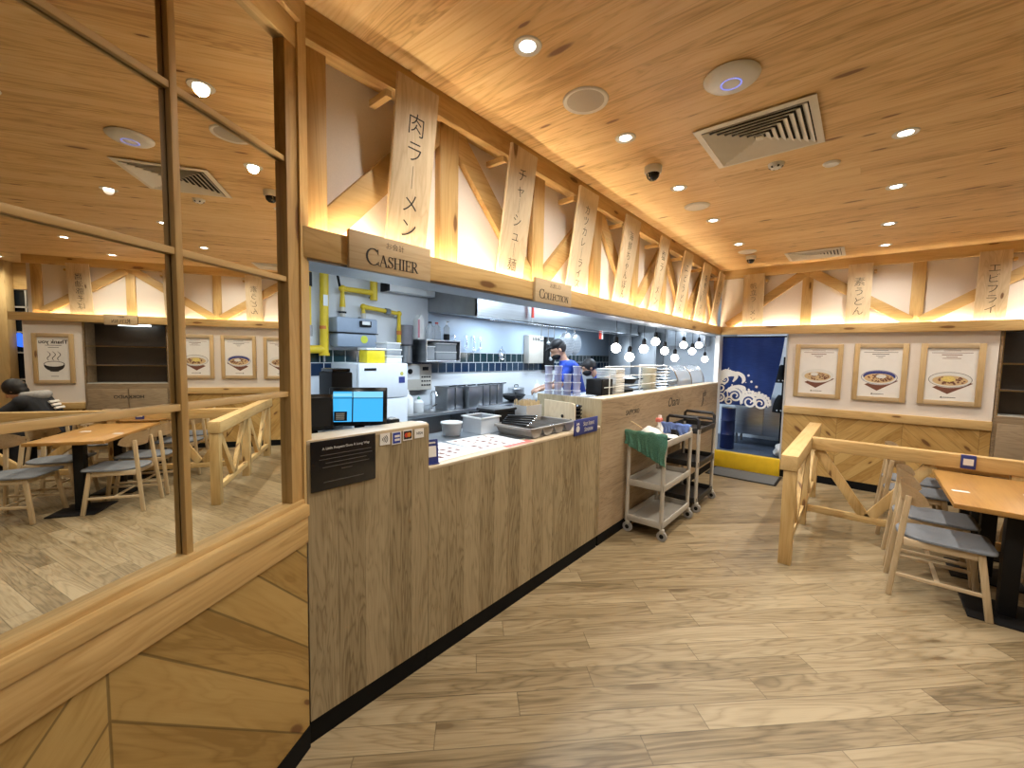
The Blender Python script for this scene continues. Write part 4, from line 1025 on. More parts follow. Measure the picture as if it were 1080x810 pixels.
t = thing('chopstick_box', 'clear white box packed with wooden chopsticks behind the grey tray', 'chopstick box', (-2.20, 2.80, 1.095))
cx, cy = -2.20, 2.80
b = MB()
for sx, sy in ((1, 0), (-1, 0), (0, 1), (0, -1)): b.box(cx + sx * .078 - (.003 if sx else .08), cx + sx * .078 + (.003 if sx else .08), cy + sy * .105 - (.003 if sy else .107), cy + sy * .105 + (.003 if sy else .107), 1.0955, 1.275)
b.box(cx - .078, cx + .078, cy - .105, cy + .105, 1.0955, 1.10); b.build('box', 'clear', t)
b = MB(); random.seed(5)
for i in range(8):
    for j in range(11):
        a, c = cx - .064 + i * .0182 + random.uniform(-.004, .004), cy - .092 + j * .0184 + random.uniform(-.004, .004); z = 1.30 + random.uniform(-.012, .022)
        b.box(a - .0034, a + .0034, c - .0034, c + .0034, 1.10, z)
o = b.build('chopsticks', 'chop', t); o['kind'] = 'stuff'
t = thing('condiment_rack', 'upright wooden board with three round holes at the end of the low counter', 'condiment rack', (-2.0, 3.0, 1.095))
mt = frame((-1.985, 3.00, 1.0955), (1, 0, 0), (0, 0, 1), (0, -1, 0))
poly = [(-.165, 0), (.155, 0), (.155, .175)] + [(.155 - .03 + .03 * math.cos(a), .175 + .03 * math.sin(a)) for a in (0, .5, 1.0, 1.57)] + [(-.165, .215)]
MB().prism(poly, .014, mt).build('front_board', 'board', t)
b = MB()
for x in (-.10, .03, .11): b.cyl((x, .045 + .02 * (x > 0), .0142), .014, .001, 16, mt)
b = MB()
for x, z in ((-.10, .05), (.03, .085), (.115, .055)): b.lathe([(.015, 0), (.015, .001)], (0, 0, 0), 16, mt @ Matrix.Translation((x, z, .0141)))
b.build('holes', 'ink', t)
MB().box(-2.15, -1.83, 3.016, 3.22, 1.0955, 1.11).build('base', 'board', t)
for k in range(4):
    o = thing('black_bowl', 'black bowl in the stack between the wooden rack and the tall bar', 'bowl', (-1.93, 3.12, 1.11 + k * .042), group='black bowls by the self-service sign')
    MB().lathe([(.035, 0), (.05, .004), (.078, .045), (.080, .052), (.074, .05), (.048, .01), (0, .008)], (-1.93, 3.12, 1.111 + k * .034), 24).build('bowl', 'blackgloss', o)
t = thing('self_service_sign', 'navy sign reading SELF-SERVE STATION on the low counter front', 'sign', (F, 2.98, 1.06))
MB().box(F + .001, F + .008, 2.797, 3.172, 1.062, 1.190, .001).build('panel', 'blue', t)
serif_word('SELF-SERVE', .026, frame((F + .0082, 3.02, 1.131), (0, 1, 0), (0, 0, 1)), 'lettering', t, 1.3)
serif_word('STATION', .026, frame((F + .0082, 3.02, 1.083), (0, 1, 0), (0, 0, 1)), 'lettering', t, 1.3)
b = MB(); mt = frame((F + .0082, 2.85, 1.115), (0, 1, 0), (0, 0, 1)); b.lathe([(.026, 0), (.026, .001)], (0, 0, 0), 20, mt); b.strip([(-.016, .03), (-.012, .045), (0, .038), (.012, .046), (.017, .03)], .012, .001, mt); b.build('white_motif', 'lettering', t)
# lettering on the bar
t = lettering('SAPPORO', .072, frame((F + .0006, 3.90, 1.155), (0, 1, 0), (0, 0, 1)), 'ink', None, 'bar_lettering'); tag(t, 'black word SAPPORO on the front of the tall bar', 'lettering', 'words on the bar')
t = lettering('Otaru', .155, frame((F + .0006, 5.06, 1.17), (0, 1, 0), (0, 0, 1)), 'ink', None, 'bar_lettering', shear=.3); tag(t, 'larger slanted black word in the middle of the tall bar front', 'lettering', 'words on the bar')
t = lettering('ebi', .14, frame((F + .0006, 6.32, 1.20), (0, 1, 0), (0, 0, 1)), 'ink', None, 'bar_lettering', shear=.3); tag(t, 'small black word near the far end of the tall bar front', 'lettering', 'words on the bar')
b = MB().strip([(0, .0), (.05, .03), (.08, .10), (.06, .14)], [.01, .03, .05, .02], .0008, frame((F + .0006, 6.20, 1.02), (0, 1, 0), (0, 0, 1)))
t = b.build('bar_brush_mark', 'ink', None); tag(t, 'single black brush stroke on the bar above the black cart', 'lettering')

# ------------------------------------------------------------------ on the tall bar
BZ = 1.286
for i in range(4):
    for k in range(4):
        y = 3.30 + i * .062; x = -2.33 + i * .068
        if k == 3 and i == 2: continue
        o = thing('deli_tub', 'clear lilac deli tub in the stacked block on the tall bar', 'tub', (x, y, BZ + k * .079), group='deli tubs on the tall bar')
        MB().lathe([(.033, 0), (.039, .068), (.042, .069), (.042, .074), (0, .074)], (x, y, BZ + k * .079), 14).build('cup', 'lilac', o)
        MB().lathe([(.043, 0), (.043, .004), (0, .004)], (x, y, BZ + k * .079 + .0745), 14).build('lid', 'white', o)
for k in range(3):
    o = MB().lathe([(.10, 0), (.115, .010), (.117, .012), (.11, .012), (.09, .003), (0, .003)], (-2.02, 3.46, BZ + k * .014), 28).build('shallow_dish', 'clear', None, at=(-2.02, 3.46, BZ + k * .014))
    tag(o, 'wide clear shallow dish in the pile behind the deli tubs', 'dish', 'clear dishes behind the tubs')
def wire_rack():
    t = thing('wire_rack', 'low white wire rail rack along the near half of the tall bar', 'rack', (-1.885, 4.2, BZ))
    for y in (3.70, 4.42, 5.22): MB().tube([(-1.885, y, BZ), (-1.885, y, 1.60)], .006, 8).build('post', 'white', t)
    for z in (1.60, 1.505, 1.40): MB().tube([(-1.885, 3.60, z), (-1.885, 5.24, z)], .004 if z < 1.6 else .006, 8).build('rail', 'white', t)
    MB().tube([(-1.885, 5.24, 1.6), (-2.25, 5.24, 1.6), (-2.25, 5.24, 1.29)], .006, 8).build('end_rail', 'white', t)
wire_rack()
t = thing('black_caddy', 'black open box caddy left of the white tray stack on the tall bar', 'caddy', (-2.02, 3.62, BZ))
b = MB()
b.box(-2.10, -1.92, 3.64, 3.84, BZ, BZ + .01)
for a in ((-2.10, -2.09, 3.62, 3.84), (-1.93, -1.92, 3.62, 3.84), (-2.10, -1.92, 3.62, 3.63), (-2.10, -1.92, 3.83, 3.84), (-2.10, -1.92, 3.725, 3.735)): b.box(*a, BZ, BZ + .19, .002)
b.build('body', 'black', t)
for k in range(12):
    z = BZ + k * .0245
    o = MB().box(-2.14, -1.915, 3.90, 4.10, z, z + .020, .004).build('white_tray', 'white', None, at=(-2.03, 4.0, z)); tag(o, 'white tray in the tall stack behind the wire rack', 'tray', 'white trays on the tall bar')
for k in range(2):
    z = BZ + k * .115
    o = thing('black_pan', ('lower' if k == 0 else 'upper') + ' black handled pan behind the wire rack between white stacks', 'pan', (-2.05, 4.40, z), group='black pans')
    MB().lathe([(.09, 0), (.12, .05), (.125, .055), (.115, .05), (.085, .008), (0, .008)], (-2.05, 4.36 + .06 * k, z + .0), 28).build('bowl', 'black', o)
    MB().bar((-1.97, 4.45, z + .045), (-1.93, 4.60, z + .055), .022, .014, (0, 0, 1), .003).build('handle', 'black', o)
    MB().lathe([(.118, 0), (.118, .006), (.02, .03), (0, .03)], (-2.05, 4.36 + .06 * k, z + .056), 28).build('lid', 'steel_dark', o)
for k in range(9):
    z = BZ + k * .030
    o = MB().lathe([(.045, 0), (.06, .004), (.095, .045), (.097, .05), (.09, .048), (.055, .01), (0, .009)], (-2.02, 5.0, z), 28).build('ivory_bowl', 'ivory', None, at=(-2.02, 5.0, z)); tag(o, 'cream bowl in the tall stack near the right end of the wire rack', 'bowl', 'cream bowls on the tall bar')
for k in range(7):
    z = BZ + k * .040
    o = MB().lathe([(.10, 0), (.13, .004), (.15, .026), (.148, .028), (.12, .008), (0, .006)], (-2.06, 5.42, z), 30).build('steel_plate', 'steel', None, at=(-2.06, 5.42, z)); tag(o, 'blue tinted steel plate in the stack beside the clear display cover', 'plate', 'steel plates on the tall bar')
t = thing('display_cover', 'curved clear display cover on a steel base at the far end of the tall bar', 'display case', (-2.05, 6.3, BZ))
MB().box(-2.30, -1.90, 5.72, 6.95, BZ, BZ + .035, .004).build('base', 'steel', t)
prof = [(-.17 + .34 * 0, 0)]
b = MB().grid(lambda u, v: Vector((-2.10 + .19 * math.cos(PI * v), 5.74 + u * 1.19, BZ + .035 + .27 * math.sin(PI * v))), 1, 16, .005); b.build('cover', 'clear', t)
for y in (5.74, 6.33, 6.93):
    MB().tube([(-2.10 + .192 * math.cos(PI * v / 12), y, BZ + .035 + .273 * math.sin(PI * v / 12)) for v in range(13)], .008, 8).build('hoop', 'chrome', t)
for k, y in enumerate((5.95, 6.15, 6.55, 6.75)):
    o = thing('covered_dish', 'steel dish with food under the clear display cover', 'dish', (-2.10, y, BZ + .036), group='dishes under the display cover')
    MB().lathe([(.07, 0), (.085, .05), (.088, .05), (.08, .045), (.066, .006), (0, .006)], (-2.10, y, BZ + .036), 24).build('dish', 'steel', o)
    MB().ball((-2.10, y, BZ + .075), .06, 16, (1, 1, .4)).build('food', 'ivory' if k % 2 else 'white', o)
# ------------------------------------------------------------------ bulbs
BU = [(3.90, 1.788), (4.23, 1.700), (4.60, 1.795), (4.94, 1.890), (5.25, 1.786), (5.63, 1.700), (5.96, 1.881), (6.35, 1.802), (6.66, 1.90), (7.0, 1.687)]
NM = ['first', 'second', 'third', 'fourth', 'fifth', 'sixth', 'seventh', 'eighth', 'ninth', 'tenth']
for i, (y, z) in enumerate(BU):
    x = -1.93
    lab = '%s lit globe bulb from the left over the tall bar, hanging %s' % (NM[i], 'low' if z < 1.75 else 'high' if z > 1.85 else 'midway')
    p0 = thing('pendant_bulb', lab, 'pendant lamp', (x, y, z), group='globe bulbs over the tall bar')
    MB().ball((x, y, z), .048, 20).build('globe', 'bulb', p0)
    MB().lathe([(.020, .046), (.023, .05), (.023, .10), (.012, .118), (0, .12)], (x, y, z), 16).build('socket', 'black', p0)
    MB().tube([(x, y, z + .11), (x, y, 2.068)], .0035, 6).build('cord', 'black', p0)
# ================================================================== DINING SIDE
# ------------------------------------------------------------------ railings
t = thing('railing', 'pine timber railing along the aisle with square end post and V braces', 'railing', (-.41, 4.02, 0))
MB().box(-.475, -.355, 4.02, 6.42, .795, .92, .004).build('top_rail', 'pine_y', t)
for y in (4.03, 5.16, 6.29): MB().box(-.452, -.362, y, y + .10, 0, .796, .004).build('post', 'pine_z', t)
MB().box(-.432, -.382, 4.12, 6.31, .14, .20, .003).build('bottom_rail', 'pine_y', t)
for a, b_ in ((4.13, 5.16), (5.26, 6.29)):
    mid = (a + b_) / 2
    MB().bar((-.407, a + .03, .79), (-.407, mid, .17), .045, .085, (0, 0, 1), .003).build('brace', 'pine_z', t)
    MB().bar((-.407, b_ - .03, .79), (-.407, mid, .17), .045, .085, (0, 0, 1), .003).build('brace', 'pine_z', t)
t = thing('railing', 'pine timber railing running behind the dining table with the blue card on it', 'railing', (1.0, 5.23, 0))
MB().box(-.354, 2.75, 5.18, 5.28, .795, .915, .004).build('top_rail', 'pine_x', t)
MB().box(-.36, 2.75, 5.205, 5.255, .14, .205, .003).build('bottom_rail', 'pine_x', t)
for x in (.98, 2.64): MB().box(x, x + .09, 5.19, 5.27, 0, .796, .004).build('post', 'pine_z', t)
for a, b_ in ((-.35, .98), (1.07, 2.64)):
    n = 1
    mid = a + .46 if a < 0 else (a + b_) / 2
    MB().bar((a + .05, 5.23, .79), (mid, 5.23, .17), .045, .085, (0, 0, 1), .003).build('brace', 'pine_z', t)
    MB().bar((mid + (mid - a) - .05, 5.23, .79), (mid, 5.23, .17), .045, .085, (0, 0, 1), .003).build('brace', 'pine_z', t)
t = thing('card_stand', 'blue card holder clipped on the timber railing above the dining table', 'card stand', (.73, 5.17, .80), group='blue standing cards')
MB().box(.685, .775, 5.166, 5.174, .805, .915, .001).build('card', 'blue', t)
MB().box(.70, .76, 5.164, 5.166, .835, .89).build('white_field', 'paper', t)
MB().box(.685, .775, 5.166, 5.20, .9155, .919).build('clip', 'blue', t)

# ------------------------------------------------------------------ tables and chairs
def make_table(x, y, L, lab):
    t = thing('dining_table', lab, 'table', (x, y, 0), group='dining tables')
    MB().box(-.315, .315, -L / 2, L / 2, .728, .762, .004).build('tabletop', 'table', t, local=True)
    for s in (-1, 1):
        yy = s * L * .30
        MB().box(-.042, .042, yy - .042, yy + .042, .012, .715, .003).build('leg', 'black', t, local=True)
        MB().box(-.20, .20, yy - .20, yy + .20, 0, .012, .002).build('base_plate', 'black', t, local=True)
        MB().box(-.22, .22, yy - .05, yy + .05, .712, .728).build('support_plate', 'black', t, local=True)
    return t
make_table(.835, 4.59, 1.16, 'orange brown dining table with black legs between the aisle chairs and railing')
make_table(.87, 5.80, .84, 'orange brown dining table beyond the timber railing')
for x, y, rz, lab in ((.60, 4.42, .2, 'small white label stuck near the aisle corner of the dining table'), (.98, 4.62, -.1, 'small white label stuck on the middle of the dining table')):
    t = MB().box(-.045, .045, -.02, .02, 0, .0012).build('table_label', 'paper', None); t.location = (x, y, .7622); t.rotation_euler = (0, 0, rz)
    tag(t, lab, 'label')

def make_chair(lab, grp):
    t = thing('dining_chair', lab, 'chair', (0, 0, 0), group=grp)
    # upholstered pad: rounded at the back, wider at the front
    b = MB()
    out = []
    for i in range(40):
        a = 2 * PI * i / 40; c, s = math.cos(a), math.sin(a)
        ex = 2 / (3.0 if c < 0 else 6.5)
        x = (.235 if c < 0 else .262) * math.copysign(abs(c) ** ex, c) ; y = (.205 + .025 * c) * math.copysign(abs(s) ** ex, s)
        out.append((x + .01, y))
    lay = []
    for k, (sc, z) in enumerate(((.95, .434), (.995, .437), (1.0, .445), (.985, .453), (.85, .456), (.4, .452))):
        lay.append([b.bm.verts.new((.01 + (x - .01) * sc, y * sc, z + .012 * (x > .1) * (x - .1) * 4 - .010 * (1 - min(1, ((x - .0) / .2) ** 2)) * (k > 3))) for x, y in out])
    for p, q in zip(lay, lay[1:]):
        for i in range(40): b.bm.faces.new((p[i], p[(i + 1) % 40], q[(i + 1) % 40], q[i]))
    b.bm.faces.new(lay[0][::-1]); b.bm.faces.new(lay[-1])
    b.build('seat', 'seat', t, local=True, ang=60)
    b = MB().box(-.19, .20, -.185, -.163, .385, .434, .004); b.box(-.19, .20, .163, .185, .385, .434, .004)
    b.box(.178, .20, -.165, .165, .385, .434, .004); b.box(-.19, -.168, -.165, .165, .385, .434, .004)
    b.build('seat_frame', 'ash_x', t, local=True)
    for s in (-1, 1):
        b = MB().bar((.248, s * .205, 0), (.190, s * .178, .434), .028, .038, (1, 0, 0), .007); b.build('leg', 'ash', t, local=True)
        b = MB().bar((-.248, s * .205, 0), (-.178, s * .160, .742), .026, .036, (1, 0, 0), .007); b.build('leg', 'ash', t, local=True)
        MB().bar((.222, s * .196, .165), (-.222, s * .196, .165), .018, .026, (0, 0, 1), .004).build('stretcher', 'ash_x', t, local=True)
    MB().bar((0, -.196, .165), (0, .196, .165), .026, .016, (0, 0, 1), .004).build('cross_stretcher', 'ash_y', t, local=True)
    # bent backrest, ends curling forward
    def f(u, v):
        y = (u - .5) * .50; k = abs(u - .5) * 2
        half = .074 * (1 - .20 * k * k - max(0, (k - .66) / .34) ** 2.2 * .50)
        zc = .748 - .010 * k * k
        x = -.212 + .125 * k ** 2.0 - .018 * (v - .5)
        return Vector((x, y, zc + (v - .5) * 2 * half))
    MB().grid(f, 28, 6, .026).build('backrest', 'ash_y', t, local=True, ang=50)
    return t
CH = [(.485, 4.245, 0, 'nearest wooden dining chair with grey seat, on the aisle side of the table', 'chairs on the aisle side'),
      (.485, 4.785, 0, 'second wooden dining chair on the aisle side, nearer the railing', 'chairs on the aisle side'),
      (1.27, 4.13, PI + .06, 'wooden dining chair across the table, nearest the mirror edge, seen in the mirror', 'chairs across the table'),
      (1.29, 4.72, PI - .05, 'wooden dining chair across the table beside the railing, seen in the mirror', 'chairs across the table'),
      (.45, 5.60, 0, 'wooden dining chair behind the railing, seen through its V brace', 'chairs beyond the railing'),
      (.45, 6.12, 0, 'wooden dining chair beyond the railing, farther from it', 'chairs beyond the railing'),
      (1.34, 5.62, PI, 'wooden dining chair beyond the railing across the far table, nearer it', 'chairs beyond the railing'),
      (1.34, 6.14, PI, 'wooden dining chair beyond the railing across the far table, farther from it', 'chairs beyond the railing')]
for i, (x, y, rz, lab, g) in enumerate(CH):
    if i == 0:
        ch0 = make_chair(lab, g); ch0.location = (x, y, 0); ch0.rotation_euler = (0, 0, rz)
    else: dup(ch0, (x, y, 0), rz, lab, g)

# ------------------------------------------------------------------ framed posters
def poster(x0, x1, z0, z1, lab, kind):
    t = thing('framed_poster', lab, 'poster', ((x0 + x1) / 2, WY, z0), group='framed posters')
    y1, y0, w = WY - .001, WY - .030, .055
    for a in ((x0, x0 + w, z0, z1), (x1 - w, x1, z0, z1)): MB().box(a[0], a[1], y0, y1, a[2], a[3], .003).build('frame_side', 'frame', t)
    for a in ((x0 + w, x1 - w, z0, z0 + w), (x0 + w, x1 - w, z1 - w, z1)): MB().box(a[0], a[1], y0, y1, a[2], a[3], .003).build('frame_rail', 'plaque_x', t)
    yp = WY - .012
    MB().box(x0 + w - .004, x1 - w + .004, yp, WY - .002, z0 + w - .004, z1 - w + .004).build('print_sheet', 'paper', t)
    W, Hh = x1 - x0 - 2 * w, z1 - z0 - 2 * w; cx = (x0 + x1) / 2; zb = z0 + w
    P = lambda u, v: frame((cx + u * W, yp - .0004, zb + v * Hh), (1, 0, 0), (0, 0, 1))
    def oval(rx, ry, u, v, mat, lift, nm, n=28, a0=0, a1=360):
        MB().prism([(rx * W * math.cos(R(a0 + (a1 - a0) * i / n)), ry * Hh * math.sin(R(a0 + (a1 - a0) * i / n))) for i in range(n)], .0005, P(u, v) @ Matrix.Translation((0, 0, lift))).build(nm, mat, t)
    if kind < 3:
        b = MB()
        for v, ww in ((.945, .34), (.905, .80), (.865, .40), (.83, .22), (.80, .36 if kind == 2 else .12)): b.box(-ww * W / 2, ww * W / 2, 0, .0085 if v == .865 else .0055, 0, .0006, 0, P(0, v))
        b.build('print_lines', 'greytext' if kind == 1 else 'brownprint', t)
        MB().prism([(-.34 * W, -.045 * Hh), (-.03 * W, -.165 * Hh), (.45 * W, .05 * Hh), (.10 * W, .12 * Hh)], .0005, P(0, .29)).build('printed_mat', 'brownprint', t)
        oval(.40, .135, 0, .38, 'bowl', .0006, 'printed_bowl', 30, 180, 360)
        oval(.43, .145, 0, .40, ('bowl', 'blue', 'greytext')[kind], .0010, 'printed_rim')
        oval(.418, .137, 0, .399, 'bowl', .0014, 'printed_rim')
        if kind == 1: oval(.385, .105, 0, .425, 'blue', .0016, 'printed_glaze')
        oval(.35, .095, 0, .383, ('noodle', 'noodle', 'noodle')[kind], .0018, 'printed_noodles')
        random.seed(kind + 4); b = MB()
        for k in range(60):
            a, r = random.uniform(0, 2 * PI), math.sqrt(random.random()) * .9; q = random.uniform(.012, .030)
            b.prism([(q * .5 * W * math.cos(i * PI / 4) * 2 + .31 * W * r * math.cos(a), q * Hh * .5 * math.sin(i * PI / 4) + .085 * Hh * r * math.sin(a)) for i in range(8)], .0004 + .00002 * k, P(.02, .383) @ Matrix.Translation((0, 0, .0022)))
        b.build('printed_toppings', 'brownprint', t)
        if kind == 2: oval(.14, .05, -.03, .41, 'egg', .0036, 'printed_egg')
        if kind == 0: oval(.10, .04, -.08, .43, 'bowl', .0036, 'printed_slices')
        if kind == 1: oval(.12, .04, .05, .42, 'bowl', .0036, 'printed_slices')
        b = MB().box(-.12 * W, .14 * W, 0, .006, 0, .0006, 0, P(0, .055)); b.prism([(-.17 * W, -.004), (-.12 * W, -.004), (-.145 * W, .018)], .0006, P(0, .055)); b.build('print_footer', 'ink', t)
    else:
        lettering('Thank you', .082, P(0, .885), 'ink', t, bold=.0015)
        b = MB()
        for v, ww in ((.80, .52), (.75, .34)): b.box(-ww * W / 2, ww * W / 2, 0, .007, 0, .0006, 0, P(0, v))
        b.box(-.12 * W, .12 * W, 0, .007, 0, .0006, 0, P(0, .08)); b.build('print_lines', 'ink', t)
        # plain drawing of a steaming bowl
        oval(.33, .16, 0, .36, 'ink', .0004, 'printed_bowl', 30, 180, 360)
        oval(.33, .07, 0, .37, 'ink', .0006, 'printed_rim'); oval(.305, .058, 0, .37, 'paper', .0010, 'printed_rim')
        oval(.15, .012, 0, .205, 'ink', .0006, 'printed_foot')
        b = MB()
        for u in (-.16, 0, .16): b.strip([(u * W + .02 * math.sin(k * .9), .40 * Hh * 0 + k * .018) for k in range(9)], [.004, .008, .01, .01, .009, .01, .009, .006, .003], .0006, P(0, .45))
        b.build('printed_steam', 'ink', t)
poster(-.745, -.215, 1.19, 1.925, 'framed noodle poster nearest the doorway, bowl with white slices', 0)
poster(-.100, .420, 1.195, 1.935, 'middle framed noodle poster, bowl with a dark blue rim', 1)
poster(.525, 1.058, 1.20, 1.935, 'framed noodle poster with a yellow egg, next to the shelf cabinet', 2)
poster(2.37, 2.86, 1.12, 1.89, 'framed Thank you poster, seen only in the mirror', 3)

# ------------------------------------------------------------------ shelf cabinet in the far wall
t = thing('shelf_cabinet', 'dark built-in shelf cabinet with glass shelves and HOKKAIDO on its lower door', 'cabinet', (1.71, WY, 0))
x0, x1 = 1.16, 2.262
MB().box(x0, x1, WY + .26, WY + .29, 1.0, 2.15).build('back_panel', 'cabdark', t)
MB().box(x0, x0 + .02, WY - .01, WY + .46, 0, 2.15).build('side_panel', 'oak_x', t)
MB().box(x1 - .02, x1, WY - .01, WY + .46, 0, 2.15).build('side_panel', 'oak_x', t)
MB().box(x0, x1, WY - .0, WY + .46, 2.07, 2.15).build('top_panel', 'cabdark', t)
MB().box(x0 + .02, x1 - .02, WY - .012, WY + .46, 0, 1.115).build('lower_cabinet', 'oak_x', t)
for a in (x0 + .03, x0 + .555):
    MB().box(a, a + .51, WY - .028, WY - .012, .12, 1.03, .003).build('door', 'oak_x', t)
for z in (1.40, 1.70, 1.115):
    MB().box(x0 + .02, x1 - .02, WY + .0, WY + .255, z, z + .012).build('glass_shelf', 'glassedge' if z < 1.2 else 'clear', t)
    if z > 1.2: MB().box(x0 + .02, x1 - .02, WY - .003, WY + .004, z - .002, z + .016).build('shelf_edge', 'chrome', t)
for x in (x0 + .022, x1 - .03): MB().box(x, x + .008, WY - .006, WY + .006, 1.12, 2.07).build('edge_strip', 'chrome', t)
MB().box(1.45, 1.86, WY + .10, WY + .16, 2.045, 2.068).build('lamp_bar', 'tube_lit', t)
lettering('HOKKAIDO', .075, frame((1.70, WY - .0285, .90), (1, 0, 0), (0, 0, 1)), 'ink', t, bold=.001)

# ------------------------------------------------------------------ window and post beyond the wall end
b = MB().box(2.96, 4.4, 8.02, 8.03, .9, 3.0); o = b.build('window_1', 'winglass', kind='structure')
b = MB()
for z in (1.13, 1.575, 1.915, 2.33, 2.62): b.box(2.96, 4.4, 7.985, 8.02, z - .012, z + .012)
for x in (3.0, 3.42, 3.88): b.box(x, x + .02, 7.985, 8.02, .9, 3.0)
b.build('window_frame', 'winframe', o)
struct('wall_far', MB().box(2.83, 6.05, 8.03, 8.12, 0, H), 'pine_x')
struct('wall_far', MB().box(2.83, 4.5, 7.97, 8.03, 0, .95), 'chev_far')
struct('wall_far', MB().box(2.83, 4.5, 7.97, 8.03, 2.62, H), 'pine_x')
struct('wall_far', MB().box(2.83, 2.97, 7.26, 8.03, 0, H), 'plaster')
trim(MB().box(3.56, 3.80, 7.80, 7.97, 0, H, .004), 'pine_z')
t = MB().box(2.97, 3.56, 7.74, 7.97, .955, 1.0, .004).build('window_ledge', 'table', at=(3.3, 7.85, .955)); tag(t, 'orange wood ledge under the dark window, seen in the mirror', 'ledge')
t = thing('lit_sign', 'small blue glowing sign behind the dark window, seen in the mirror', 'sign', (3.55, 8.0, 1.7))
b = MB(); mt = frame((3.52, 8.018, 1.78), (1, 0, 0), (0, 0, 1)); b.prism([(-.10, -.06), (-.03, -.12), (.07, -.10), (.10, -.02), (.16, .02), (.08, .08), (.05, .15), (-.02, .09), (-.08, .05)], .006, mt); b.build('glow_shape', 'nightblue', t)

# ------------------------------------------------------------------ service carts
def cart(x0, x1, y0, y1, mt, mtube, lab, zs, handle):
    t = thing('service_cart', lab, 'cart', ((x0 + x1) / 2, (y0 + y1) / 2, 0), group='service carts')
    for z in zs:
        b = MB().box(x0 + .01, x1 - .01, y0 + .01, y1 - .01, z, z + .008)
        rim = .062
        for a in ((x0, x1, y0, y0 + .012), (x0, x1, y1 - .012, y1), (x0, x0 + .012, y0, y1), (x1 - .012, x1, y0, y1)): b.box(*a, z, z + rim, .003)
        b.build('tray', mt, t)
    for x in (x0 + .016, x1 - .016):
        for y in (y0 + .016, y1 - .016):
            MB().tube([(x, y, .112), (x, y, zs[-1] + .05)], .019, 14).build('leg', mtube, t)
            o = MB().box(x - .006, x + .03, y - .019, y + .019, .075, .114, .004).build('caster', 'tube', t)
            MB().cyl((x + .012, y - .013, .048), .048, .026, 22, Matrix.Rotation(R(-90), 4, 'X'), .004).build('wheel', 'rubber', o)
            MB().cyl((x + .012, y - .015, .048), .020, .030, 16, Matrix.Rotation(R(-90), 4, 'X')).build('hub', 'black', o)
    zt = zs[-1] + .06
    for y in ((y0 + .012, y1 - .012) if handle == 2 else (y1 - .02,)):
        MB().tube([(x0 + .02, y, zt - .02), (x0 + .02, y, zt + .025), (x0 + .045, y, zt + .042), (x1 - .045, y, zt + .042), (x1 - .02, y, zt + .025), (x1 - .02, y, zt - .02)], .017, 10).build('handle', mt, t)
    return t
cart(-1.695, -1.325, 3.74, 4.52, 'cartgrey', 'tube', 'beige grey three tier service cart with a green towel over its near handle', (.115, .465, .875), 2)
cart(-1.69, -1.31, 4.72, 5.36, 'cartblack', 'tube', 'black three tier service cart with grey legs behind the beige one', (.10, .50, .875), 0)
t = bpy.data.objects['service_cart.001']
b = MB()
for y in (4.735, 5.345): b.tube([(-1.67, y, .92), (-1.67, y, 1.02), (-1.65, y, 1.045), (-1.35, y, 1.045), (-1.33, y, 1.02), (-1.33, y, .92)], .018, 10)
b.build('handle', 'cartblack', t)
def towel(name, x0, x1, y, zt, drop1, drop2, mat, lab, r=.022, seed=1, sk=0):
    random.seed(seed)
    def f(u, v):
        x = x0 + (x1 - x0) * u
        L1, L2 = drop1 + sk * (u - .5), drop2; arc = PI * r; s = v * (L1 + arc + L2)
        w = .008 * math.sin(u * 17 + seed) + .005 * math.sin(u * 41)
        if s < L1: yy, zz = y - r - abs(w) * (L1 - s) / L1 * 2.5, zt - (L1 - s)
        elif s < L1 + arc:
            a = (s - L1) / r; yy, zz = y - r * math.cos(a), zt + r * math.sin(a)
        else: yy, zz = y + r + abs(w) * (s - L1 - arc) * 2, zt - (s - L1 - arc)
        return Vector((x + .010 * math.sin(v * 9 + u * 3), yy, zz + .004 * math.sin(u * 23)))
    o = MB().grid(f, 40, 36, .010).build(name, mat, None, at=((x0 + x1) / 2, y, zt)); return tag(o, lab, 'towel')
towel('green_towel', -1.714, -1.315, 3.752, .978, .19, .06, 'green', 'green towel draped over the near handle of the beige cart', .024, 2, .17)
towel('blue_towel', -1.66, -1.35, 4.508, .978, .09, .08, 'bluecloth', 'blue towel hanging over the far handle of the beige cart', .024, 5)
t = thing('round_dish', 'white round dish in a black base lying on the beige cart', 'dish', (-1.43, 4.16, .884))
MB().lathe([(.06, 0), (.088, .008), (.095, .02), (.088, .022), (0, .018)], (-1.43, 4.16, .884), 28).build('base', 'black', t)
MB().lathe([(.0, .024), (.078, .024), (.082, .032), (.06, .044), (0, .048)], (-1.43, 4.16, .883), 28).build('cover', 'white', t)
t = thing('cloth_bundle', 'crumpled white cloth heaped on the near half of the beige cart', 'cloth', (-1.53, 4.0, .884))
random.seed(11); b = MB()
b.ball((-1.55, 3.95, .945), .105, 22, (1.1, 1.0, .62))
for v in b.bm.verts:
    n_ = math.sin(v.co.x * 61) * math.sin(v.co.y * 47 + 1) + math.sin(v.co.z * 55 + v.co.x * 30); v.co += (v.co - Vector((-1.55, 3.95, .93))).normalized() * .011 * n_; v.co.z = max(v.co.z, .886)
b.build('cloth', 'paper', t, ang=70)
t = thing('spray_bottle', 'spray bottle with red and white trigger head standing on the beige cart', 'bottle', (-1.56, 4.20, .884))
MB().lathe([(.034, 0), (.036, .01), (.036, .10), (.014, .14), (.012, .165)], (-1.56, 4.20, .884), 18).build('body', 'white', t)
MB().box(-1.585, -1.535, 4.14, 4.22, 1.045, 1.085, .008).build('head', 'redpaper', t)
